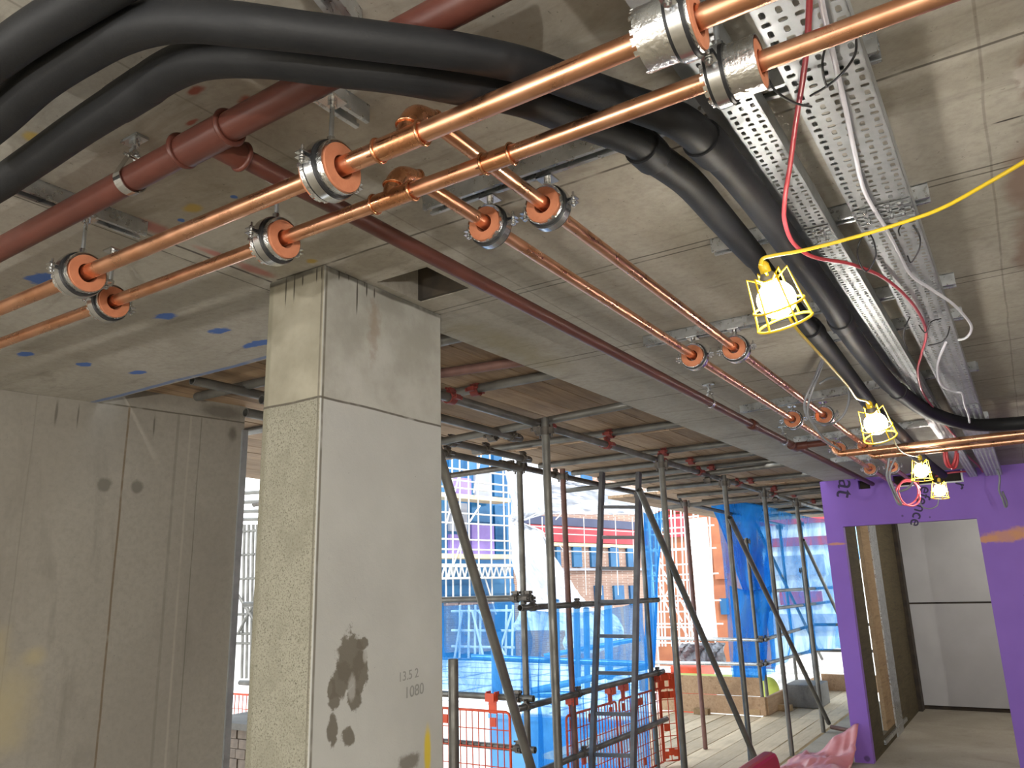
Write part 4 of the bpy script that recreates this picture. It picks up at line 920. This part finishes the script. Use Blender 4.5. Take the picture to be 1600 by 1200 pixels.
# ladder
def ladder():
    bl, br, tl, tr = V((-3.40, 6.40, .02)), V((-3.02, 6.40, .02)), PY(941, 738, 6.28), PY(998, 738, 6.28)
    t = thing('ladder', 'dark metal pole ladder leaning in front of the orange guards', 'ladder', (bl+br)/2)
    bl2, br2 = PY(925, 1198, 6.02), PY(989, 1200, 6.02); bl = bl2+(bl2-tl)*.09; br = br2+(br2-tr)*.09
    bl.z = br.z = max(.0, min(bl.z, br.z))
    MB().bar(bl, tl, .034, .055, V((0, 1, 0))).build('stile', 'alloy_dark', t); MB().bar(br, tr, .034, .055, V((0, 1, 0))).build('stile', 'alloy_dark', t)
    for py in (798, 849, 900, 953, 1007, 1063, 1123, 1182):
        f = (py-738)/(1199-738); a = tl+(bl2-tl)*f; b = tr+(br2-tr)*f
        MB().bar(a, b, .028, .022, V((0, 1, 0))).build('rung', 'alloy_dark', t)
ladder()

# orange mesh guards
def guard(label, a, b, z0, z1, nrm):
    a, b = V((a[0], a[1], 0)), V((b[0], b[1], 0)); d = (b-a).normalized(); L = (b-a).length; Z = V((0, 0, 1)); nrm = V(nrm)
    t = thing('mesh_guard', label, 'brick guard', (a+b)/2+Z*z0, 'orange mesh guards')
    P = lambda s, z: a+d*s+Z*z
    r = .03
    fr = [P(r, z1), P(L-r, z1), P(L-.008, z1-.01), P(L, z1-r), P(L, z0), P(L-.003, z0-.0), P(0, z0), P(0, z1-r), P(.008, z1-.01)]
    MB().tube(fr, .010, 8, closed=True).build('frame', 'guard_orange', t)
    f = MB(); n = int(L/.055)
    for k in range(1, n): f.tube([P(L*k/n, z0), P(L*k/n, z1)], .0046, 5)
    for k in range(1, 6): z = lerp(z0, z1, k/6); f.tube([P(0, z)+nrm*.004, P(L, z)+nrm*.004], .004, 5)
    f.build('mesh_infill', 'guard_orange', t)
    for s in (L*.10, L*.88):
        f = MB(); q = P(s, z1)
        f.obox(q+Z*.03, d*.035, nrm*.004, Z*.045); f.obox(q+Z*.085-nrm*.0, d*.045, nrm*.006, Z*.015)
        f.obox(q+Z*.105+nrm*.01, d*.04, nrm*.03, Z*.006); f.obox(q+Z*.10+nrm*.04, d*.04, nrm*.004, Z*.03)
        for e in (-1, 1): f.obox(q+Z*.11+d*e*.038, d*.006, nrm*.028, Z*.03)
        f.build('hook', 'guard_orange', t)
    for s, z in ((.10, .90), (.45, .90), (.52, .90), (.88, .90), (.12, .08), (.30, .45), (.52, .12), (.85, .1)):
        f = MB(); f.obox(P(L*s, lerp(z0, z1, z)), d*.026, nrm*.005, Z*.032); f.build('tag_plate', 'guard_orange', t)
gz = PX(888, 1112, OX).z
ya, yb, yc, yd = PX(885, 1110, OX+.0).y, PX(962, 1080, OX).y, PX(967, 1080, OX).y, PX(1030, 1060, OX).y
guard('orange wire mesh guard hooked on the rail left of the ladder foot', (OX-.005, ya), (OX-.005, yb), .04, gz-.03, (1, 0, 0))
guard('orange wire mesh guard hooked on the rail behind the ladder foot', (OX-.005, yc), (OX-.005, yd-.02), .04, gz-.03, (1, 0, 0))
guard('orange wire mesh guard turned across the deck at the rail end', (OX+.0, yd), (OX+.10, yd+.12), .04, gz-.03, (1, 0, 0))
xq = PY(796, 1105, GL-.03).x
gz2 = PY(780, 1112, GL-.03).z
guard('orange wire mesh guard right of the column, hooked on the left rail', (xq-1.25, GL-.03), (xq, GL-.03), .06, gz2, (0, -1, 0))
guard('orange wire mesh guard in the gap between concrete wall and column', (-7.4, GL-.03), (-6.08, GL-.03), .06, gz2, (0, -1, 0))
# bricks stacked in the gap between wall and column
bc = PY(372, 1118, 4.3); BG = 'bricks stacked beside the column'
for row in range(11):
    for c in range(4):
        for e in range(2):
            off = .05 if row % 2 else 0
            x = bc.x-.24+c*.112+off*.5+random.uniform(-.004, .004); y = 4.22+e*.225+random.uniform(-.006, .006); z = row*.068
            obj_box('brick', 'brick_grey', 'grey-brown brick in the stack seen between wall and column', 'brick', (x, y, z), (x+.106, y+.215, z+.065), .003, BG)
m = MB(); zt = 11*.068; m.box((bc.x-.30, 4.18, zt), (bc.x+.28, 4.72, zt+.045)); single(m, 'slab_offcut', 'concrete_block', 'flat grey slab lying on top of the brick stack', 'slab')
if bc.z < zt: pass

# blue debris nets
def net(label, pts_top, pts_bot, mat, name='debris_net', amp=.05, nu=28, nv=22, fold=6.):
    m = MB(); vs = []; T = smooth_path(pts_top, 8); B = smooth_path(pts_bot, 8)
    def at(P, u): f = u*(len(P)-1); i = min(int(f), len(P)-2); return P[i].lerp(P[i+1], f-i)
    for j in range(nv):
        for i in range(nu):
            u, v_ = i/(nu-1), j/(nv-1); a, b = at(T, u), at(B, u); p = a.lerp(b, v_)
            dd = (at(T, min(u+.05, 1))-at(T, max(u-.05, 0))); dd.z = 0; nn = V((-dd.y, dd.x, 0)).normalized()
            p = p+nn*(amp*math.sin(u*fold*2*PI+v_*1.3)+amp*1.6*mnoise.noise(V((u*3+p.x, v_*3, p.y))))*min(1, v_*2+.25)
            p.z += -.04*math.sin(PI*u)*(1 if j == 0 else .3)
            vs.append(p)
    m.add(vs, [(j*nu+i, j*nu+i+1, (j+1)*nu+i+1, (j+1)*nu+i) for j in range(nv-1) for i in range(nu-1)], True)
    o = single(m, name, mat, label, 'debris net'); s = o.modifiers.new('thickness', 'SOLIDIFY'); s.thickness = .0012
    return o
nx0 = OX-.06
net('blue debris net hanging from the high guardrail right of the column', [(-6.2, GL+.07, z2), (OX, GL+.07, z2-.02)], [(-6.2, GL+.10, z0+.1), (OX, GL+.10, z0-.02)], 'blue_net')
net('blue debris net hanging behind the ladder and orange guards', [(nx0, 5.36, 1.56), (nx0, 6.4, 1.53), (nx0, 7.66, 1.55)], [(nx0-.04, 5.36, -.5), (nx0-.06, 6.4, -.5), (nx0-.04, 7.66, -.45)], 'blue_net')
net('narrow blue net bunched down the upright behind the ladder', [PX(1005, 800, nx0), PX(1036, 795, nx0-.1)], [PX(1012, 1040, nx0), PX(1020, 1042, nx0)], 'blue_net_dense', amp=.02, fold=2.)
def pnet(label, top, bot, Y, mat, amp=.05, fold=5.): return net(label, [PY(x, y, Y) for x, y in top], [PY(x, y, Y) for x, y in bot], mat, amp=amp, fold=fold)
pnet('thick blue net drape gathered above the toe boards', [(1103, 770), (1150, 778), (1200, 790)], [(1160, 925), (1172, 930), (1206, 918)], 11.32, 'blue_net_dense', .08, 2.5)
pnet('long narrow tail of blue net falling to the toe boards', [(1140, 915), (1176, 918), (1206, 914)], [(1146, 1066), (1170, 1066), (1192, 1064)], 11.28, 'blue_net_dense', .05, 2.)
pnet('blue debris net sheet between the drape and the pale tower', [(1118, 775), (1180, 785)], [(1143, 1060), (1192, 1062)], 11.5, 'blue_net', .06, 3.)
net('wide blue debris net screening the far side of the deck', [PY(1180, 770, 11.6), PY(1240, 800, 13.2), PY(1345, 815, 14.7)], [PY(1196, 1058, 11.6), PY(1255, 1020, 13.2), PY(1345, 1012, 14.7)], 'blue_net', amp=.08, fold=5.)

# ------------------------------------------------------------------ the site beyond
m = MB(); m.box((-120, -30, -9.2), (120, 120, -9.)); struct(m, 'ground', 'white_roof_deck')
RZf = -.55
yn = PZ(790, 1112, RZf).y
xc = PZ(775, 1110, RZf).x
m = MB(); m.box((-60, yn, -3.), (-2.5-3., 22.5, RZf)); 
pod = single(m, 'roof_podium', 'white_roof_deck', 'sunlit pale flat roof deck beyond the guardrails', 'roof deck')
for k in range(8): m = MB(); m.box((-22, yn+.8+k*1.25, RZf+.002), (-6, yn+.84+k*1.25, RZf+.02)); m.build('paving_joint', 'clad_grey', pod)
for k in range(8): m = MB(); m.box((-8-k*1.8, yn+.1, RZf+.002), (-7.96-k*1.8, 21, RZf+.021)); m.build('paving_joint', 'clad_grey', pod)
m = MB(); m.box((xc, yn-.16, -3.), (-5.6, yn-.05, RZf-.06)); m.box((xc, yn-.2, RZf-.10), (-5.6, yn-.02, RZf-.02))  # wall below the roof edge, blue tint of the net painted on
single(m, 'net_tinted_wall', 'clad_blue', 'blue panel hung on the edge of the sunlit roof deck', 'panel')
# tubes on the roof edge, the net's blue tint put into their colour
for k, (px, py0, py1, t) in enumerate(((777, 985, 1090, 13.), (868, 938, 1100, 13.5), (918, 950, 1080, 15.), (952, 940, 1060, 17.), (903, 948, 1090, 14.))):
    sc_tube('slim far post on the sunlit roof edge, %s from the column' % ORD[k], PD(px, py1, t), PD(px-2, py0, t), 'clad_blue', 'far_post', 'post', 'posts on the sunlit roof', r=.09 if k in (0, 1, 3) else .06)
for n, (a, b, t) in enumerate((((736, 1027), (1015, 1038), 14.), ((830, 1080), (1015, 1040), 13.), ((850, 1025), (1000, 998), 18.), ((830, 1085), (900, 1085), 13.))):
    sc_tube('slim far rail above the sunlit roof, %s from the top' % ORD[n], PD(*a, t), PD(*b, t), 'clad_blue', 'far_rail', 'rail', 'rails on the sunlit roof', r=.055)

class Facade:
    """a street front in its own vertical plane: passes the sight line of pixel column px0 at distance Y0 and runs away to the right"""
    def __init__(s, px0, Y0, vx=None, off=0.):
        p = PY(px0, 900, Y0); s.p = V((p.x, p.y, 0)); d = ray(vx, 884) if vx else V((1, 0, 0)); s.d = V((d.x, d.y, 0)).normalized()
        s.n = V((s.d.y, -s.d.x, 0)); s.n = s.n if s.n.dot(s.p) < 0 else -s.n; s.p = s.p+s.n*off
    def P(s, px, py, out=0.):
        r = ray(px, py); t = (s.p+s.n*out).dot(s.n)/V((r.x, r.y, 0)).dot(s.n); return V((r.x*t, r.y*t, EYE+r.z*t))
    def H(s, px, z, out=0.): q = s.P(px, 890, out); q.z = z; return q
    def slab(s, px0, py0, px1, py1, out, th):
        zt, zb = s.P(px0, py0).z, s.P(px0, py1).z; return s.slabz(px0, zt, px1, zb, out, th)
    def slabz(s, px0, zt, px1, zb, out, th):
        a, b = s.H(px0, zb), s.H(px1, zb); c = (a+b)/2+s.n*(out-th/2); c.z = (zt+zb)/2
        m = MB(); m.obox(c, (b-a)/2, s.n*th/2, V((0, 0, (zt-zb)/2))); return m
def block(name, label, cat, px0, px1, fc, ytop, ybot, depth, mat):
    a = fc.P(px0, ytop); t = thing(name, label, cat, V((a.x, a.y, -9.))); t['_f'] = 0
    fc.slabz(px0, a.z, px1, -9., 0., depth).build('wall', mat, t); return t
def panel(t, nm, mat, px0, py0, px1, py1, fc, out=.12, th=.2): return fc.slab(px0, py0, px1, py1, out, th).build(nm, mat, t)
VX = 2000
# left building, glazed blue with purple sheathing
B1 = Facade(700, 24., VX)
t = block('building', 'glazed blue building wrapped in pale scaffold, right of the column', 'building', 560, 802, B1, 640, 1030, 4, 'clad_blue')
for (x0, y0, x1, y1, mt, nm) in ((700, 745, 735, 772, 'clad_purple', 'sheathing_panel'), (742, 735, 768, 775, 'clad_grey', 'sheathing_panel'), (700, 835, 728, 868, 'clad_purple', 'sheathing_panel'), (735, 820, 770, 868, 'clad_purple', 'sheathing_panel'),
    (772, 700, 792, 776, 'window_glass', 'window'), (700, 705, 730, 738, 'window_glass', 'window'), (735, 785, 768, 815, 'window_glass', 'window'), (700, 785, 728, 830, 'clad_grey', 'sheathing_panel'), (772, 790, 790, 870, 'window_glass', 'window'), (693, 915, 800, 930, 'clad_blue', 'fascia'), (693, 940, 712, 1020, 'brick_dark', 'pier'), (715, 940, 768, 1022, 'brick_dark', 'pier')):
    panel(t, nm, mt, x0, y0, x1, y1, B1)
def far_scaffold(label, fc, xs, ys, x0, x1, y0, y1, braces, boards=(), lattice=None, mat='bright_tube', r=.035):
    if not isinstance(fc, Facade): fc = Facade((x0+x1)/2, fc)
    q = fc.P((x0+x1)/2, y1); t = thing('facade_scaffold', label, 'scaffold', q)
    for x in xs: MB().cyl(fc.P(x, y1), fc.H(x, fc.P(x, y0).z), r, 6).build('upright', mat, t)
    for y in ys: z = fc.P(x0, y).z; MB().cyl(fc.H(x0, z), fc.H(x1, z), r, 6).build('rail', mat, t)
    for a, b in braces: MB().cyl(fc.P(*a, .1), fc.P(*b, .1), r, 6).build('brace', mat, t)
    for y in boards: z = fc.P(x0, y).z; fc.slabz(x0, z+.16, x1, z, 0., .8).build('lift_boards', 'lift_board', t)
    if lattice:
        za, zb = fc.P(x0, lattice[0]).z, fc.P(x0, lattice[1]).z; k = int((x1-x0)/9)
        for i in range(k):
            xa_ = x0+i*9
            for (u, p), (v, q) in (((xa_, zb), (xa_+4.5, za)), ((xa_+4.5, za), (xa_+9, zb))): MB().cyl(fc.H(u, p, .2), fc.H(v, q, .2), r, 6).build('lattice_bar', mat, t)
        for z in (za, zb): MB().cyl(fc.H(x0, z, .2), fc.H(x1, z, .2), r*1.3, 6).build('lattice_chord', mat, t)
    return t
far_scaffold('pale tube scaffold in front of the glazed blue building', Facade(700, 24., VX, 1.2), (697, 708, 720, 734, 749, 769, 790, 798), (712, 730, 748, 760, 800, 816, 842, 858, 882), 690, 801, 700, 935, [((697, 820), (718, 740)), ((734, 815), (750, 790)), ((740, 770), (752, 710)), ((700, 905), (720, 850)), ((757, 900), (775, 960))], (776, 872), (885, 904))
far_scaffold('pale scaffold trestle standing low on the sunlit roof deck', 18., (718, 732, 742, 750, 790, 800), (955, 985, 1010), 705, 800, 945, 1028, [((710, 1030), (722, 955)), ((748, 955), (790, 1025)), ((755, 1025), (738, 955)), ((800, 955), (780, 1020))])
# brick building behind white sheeting, red and navy bands
B2 = Facade(700, 24., VX)
t = block('building', 'brick building with blue windows under red and navy bands', 'building', 803, 1018, B2, 690, 1040, 4, 'brick_facade')
for (x0, y0, x1, y1, mt, nm) in ((815, 804, 1012, 818, 'clad_navy', 'navy_band'), (815, 819, 1012, 845, 'clad_red', 'red_band'), (815, 846, 1012, 852, 'lift_board', 'ledge'), (815, 888, 1012, 892, 'clad_grey', 'string_course'),
    (868, 855, 874, 888, 'window_glass', 'window'), (894, 855, 907, 886, 'window_glass', 'window'), (922, 855, 937, 886, 'window_glass', 'window'), (952, 855, 965, 886, 'window_glass', 'window'), (979, 855, 993, 886, 'window_glass', 'window'),
    (926, 915, 938, 940, 'window_glass', 'window'), (955, 915, 970, 940, 'window_glass', 'window'), (980, 915, 992, 945, 'window_glass', 'window'), (888, 735, 900, 760, 'window_glass', 'window'), (912, 735, 930, 762, 'window_glass', 'window'), (902, 735, 911, 762, 'clad_grey', 'sheathing_panel')):
    panel(t, nm, mt, x0, y0, x1, y1, B2)
far_scaffold('thin pale scaffold grid across the red and navy bands', Facade(700, 24., VX, 1.), (830, 850, 885, 916, 940, 966, 993), (822, 832, 850, 860), 825, 1000, 808, 930, [((872, 850), (885, 865)), ((868, 812), (876, 804))], r=.025)
def sheet(label, rows, Y, mat='white_sheeting', amp=.35, name='sheeting', nu=26):
    """crumpled sheet: rows of (py, px_left, px_right) read off the photo, hung at distance Y"""
    m = MB(); vs = []; R = []
    for a, b in zip(rows[:-1], rows[1:]):
        for j in range(5): R.append(tuple(lerp(a[i], b[i], j/5) for i in range(3)))
    R.append(rows[-1])
    for j, (py, xl, xr) in enumerate(R):
        for i in range(nu):
            u = i/(nu-1); p = PY(lerp(xl, xr, u), py, Y)
            w = mnoise.noise(V((u*2.2, j*.09, 3.3)))+.6*abs(mnoise.noise(V((u*5+j*.15, j*.17, 9.1))))+.35*abs(mnoise.noise(V((u*9-j*.2, j*.3, 1.7))))
            vs.append(p+V((0, -amp*w, 0)))
    n = len(R); m.add(vs, [(j*nu+i, j*nu+i+1, (j+1)*nu+i+1, (j+1)*nu+i) for j in range(n-1) for i in range(nu-1)], False)
    o = single(m, name, mat, label, 'sheeting', 'white sheeting'); s = o.modifiers.new('thickness', 'SOLIDIFY'); s.thickness = .03
    return o
sheet('tall white sheeting wrapped on the corner between the blue and brick buildings', [(700, 793, 850), (740, 796, 858), (770, 798, 862), (800, 800, 858), (815, 800, 818), (830, 800, 850), (870, 803, 868), (900, 806, 885), (930, 808, 905), (960, 812, 935), (985, 800, 940)], 22.5)
sheet('billowing white roof sheeting above the navy band', [(748, 860, 870), (758, 858, 930), (762, 856, 985), (775, 855, 1040), (790, 855, 1045), (804, 855, 1020)], 24.8)
sheet('lower white sheeting draped over a pile behind the ladder', [(950, 905, 945), (965, 895, 968), (985, 885, 978), (1005, 880, 975), (1020, 890, 930)], 21.5)
sheet('grey plastic sheet over stacked material beyond the toe boards', [(1005, 1068, 1130), (1020, 1066, 1134), (1036, 1066, 1137)], 15.5, 'grey_sheeting', .3)
# stair tower and red building at the right
B3 = Facade(1030, 26.)
t = block('building', 'orange and red building behind the white scaffold tower', 'building', 1020, 1140, B3, 775, 1040, 4, 'clad_orange')
for (x0, y0, x1, y1, mt, nm) in ((1020, 775, 1062, 800, 'clad_red', 'red_panel'), (1063, 780, 1105, 800, 'clad_red', 'red_panel'), (1045, 805, 1080, 840, 'clad_red', 'red_panel'), (1085, 810, 1112, 1000, 'clad_white', 'white_pier'), (1118, 850, 1136, 905, 'clad_orange', 'orange_panel'), (1122, 935, 1134, 960, 'window_glass', 'window'), (1040, 795, 1050, 830, 'window_glass', 'window')):
    panel(t, nm, mt, x0, y0, x1, y1, B3)
random.seed(11)
far_scaffold('white tubular scaffold stair tower seen between the uprights', 19., (1022, 1030, 1040, 1050, 1062, 1072, 1082, 1092), tuple(range(812, 1010, 24)), 1018, 1098, 775, 1010,
    [((1022+8*(k % 9), 820+(k*23) % 170), (1034+8*(k % 9), 842+(k*23) % 170)) for k in range(22)], r=.022)
far_scaffold('white scaffold frame behind the stair tower with red lift boards', 22., (1012, 1035, 1057, 1078, 1100, 1118), (770, 790, 828, 862, 900, 940, 975), 1008, 1122, 755, 1010, [((1035, 940), (1057, 900)), ((1078, 860), (1100, 900))], (), r=.024)
B4 = Facade(1200, 30.)
t = block('building', 'pale building with a pink stripe behind the far blue net', 'building', 1150, 1345, B4, 770, 1045, 4, 'clad_white')
for (x0, y0, x1, y1, mt, nm) in ((1120, 845, 1300, 858, 'clad_red', 'pink_stripe'), (1215, 925, 1280, 945, 'clad_red', 'pink_panel'), (1110, 785, 1300, 800, 'clad_navy', 'navy_band'), (1110, 810, 1300, 825, 'clad_red', 'red_band'), (1120, 960, 1300, 985, 'clad_grey', 'grey_band'), (1200, 870, 1290, 900, 'clad_grey', 'grey_band')):
    panel(t, nm, mt, max(x0, 1152), y0, x1, y1, B4)
# skip, hi-vis bundle and rails beyond the toe boards
a, b = PY(1046, 1040, 14.5), PY(1092, 1062, 14.5); obj_box('waste_skip', 'guard_orange', 'orange-red skip just beyond the toe boards', 'skip', (a.x, 14.5, b.z-.6), (b.x, 15.4, a.z), .03)
a, b = PY(1050, 1055, 13.9), PY(1190, 1066, 13.9); obj_box('hi_vis_cover', 'hi_vis', 'bright yellow-green cover lying behind the upper toe board', 'cover', (a.x, 13.9, b.z-.1), (b.x, 14.3, a.z), .02)
p = PY(1203, 1078, 13.2); m = MB(); m.ball(p, .15, 16, 10, (1, .7, 1.3)); single(m, 'hi_vis_bundle', 'hi_vis', 'yellow-green bundle hanging behind the toe board corner', 'bundle')
for k, (py, Y) in enumerate(((1050, 17.), (1064, 16.5), (1040, 19.), (1076, 16.))):
    sc_tube('pale stacked tube in the heap behind the far guardrail, %s from the bottom' % ORD[3-k], PY(1215, py, Y), PY(1330, py-2, Y+.4), 'bright_tube', 'stacked_tube', 'tube', 'tube heap behind the far guardrail', r=.05)
# scaffold seen through the slit between wall and column
far_scaffold('pale braced scaffold seen through the slit left of the column', 11., (378, 385, 392, 398), (832, 868, 905, 960, 990, 1005), 368, 404, 820, 1060, [((372, 930), (400, 975)), ((372, 990), (400, 935))], mat='scaffold_steel', r=.03)
for k, (py, py2, Y) in enumerate(((772, 768, 6.6), (786, 783, 6.9), (800, 798, 7.2), (812, 811, 7.5))):
    sc_tube('dark cross tube high in the slit left of the column, %s from the top' % ORD[k], PY(360, py, Y), PY(420, py2, Y), 'scaffold_steel', group='cross tubes in the slit left of the column')
m = MB(); a, b = PY(362, 820, 13.), PY(408, 1040, 13.); m.box((a.x-1.5, 13., -9.), (b.x+.6, 14., a.z)); single(m, 'site_cabin', 'clad_white', 'bright white wall seen through the slit left of the column', 'wall')

# ------------------------------------------------------------------ light
w = bpy.data.worlds.new('sky'); SC.world = w; w.use_nodes = True
nt = w.node_tree; bg = nt.nodes['Background']
gr = nt.nodes.new('ShaderNodeTexCoord'); sp = nt.nodes.new('ShaderNodeSeparateXYZ'); nt.links.new(gr.outputs['Generated'], sp.inputs[0])
mr = nt.nodes.new('ShaderNodeMapRange'); mr.inputs[1].default_value = -.1; mr.inputs[2].default_value = .6; nt.links.new(sp.outputs[2], mr.inputs[0])
mx_ = nt.nodes.new('ShaderNodeMix'); mx_.data_type = 'RGBA'; mx_.inputs[6].default_value = (1., .99, .97, 1); mx_.inputs[7].default_value = (.80, .90, 1., 1); nt.links.new(mr.outputs[0], mx_.inputs[0])
nt.links.new(mx_.outputs[2], bg.inputs[0]); bg.inputs[1].default_value = 2.8
sl = bpy.data.lights.new('sun', 'SUN'); sl.energy = 4.5; sl.angle = math.radians(6); sl.color = (1., .96, .9)
so = bpy.data.objects.new('sun', sl); COL.objects.link(so)
sd = V((-.55, .62, -.95)).normalized(); so.rotation_euler = sd.to_track_quat('-Z', 'Y').to_euler()
# added unseen lights: more festoon string, corridor fill, low floods behind the viewpoint
for k, (p, e) in enumerate((((1.35, .75, 2.30), 40.), ((.2, -1.6, 2.30), 45.), ((-2.6, -1.0, 2.30), 35.), ((.4, 10.6, 2.45), 85.), ((2.3, -3.2, 1.0), 620.), ((-2.3, -3.4, .9), 230.))):
    L = bpy.data.lights.new('unseen_light', 'POINT'); L.energy = e; L.color = (1., .965, .90); L.shadow_soft_size = .05
    o = bpy.data.objects.new('unseen_light', L); COL.objects.link(o); o.location = p
vs_ = SC.view_settings; vs_.view_transform = 'Standard'; vs_.look = 'None'; vs_.gamma = 1.; vs_.exposure = 0.
SC.cycles.max_bounces = 8; SC.cycles.transparent_max_bounces = 24; SC.cycles.sample_clamp_indirect = 6.
for o in bpy.data.objects:
    for k in ('_o', '_f'):
        if k in o: del o[k]
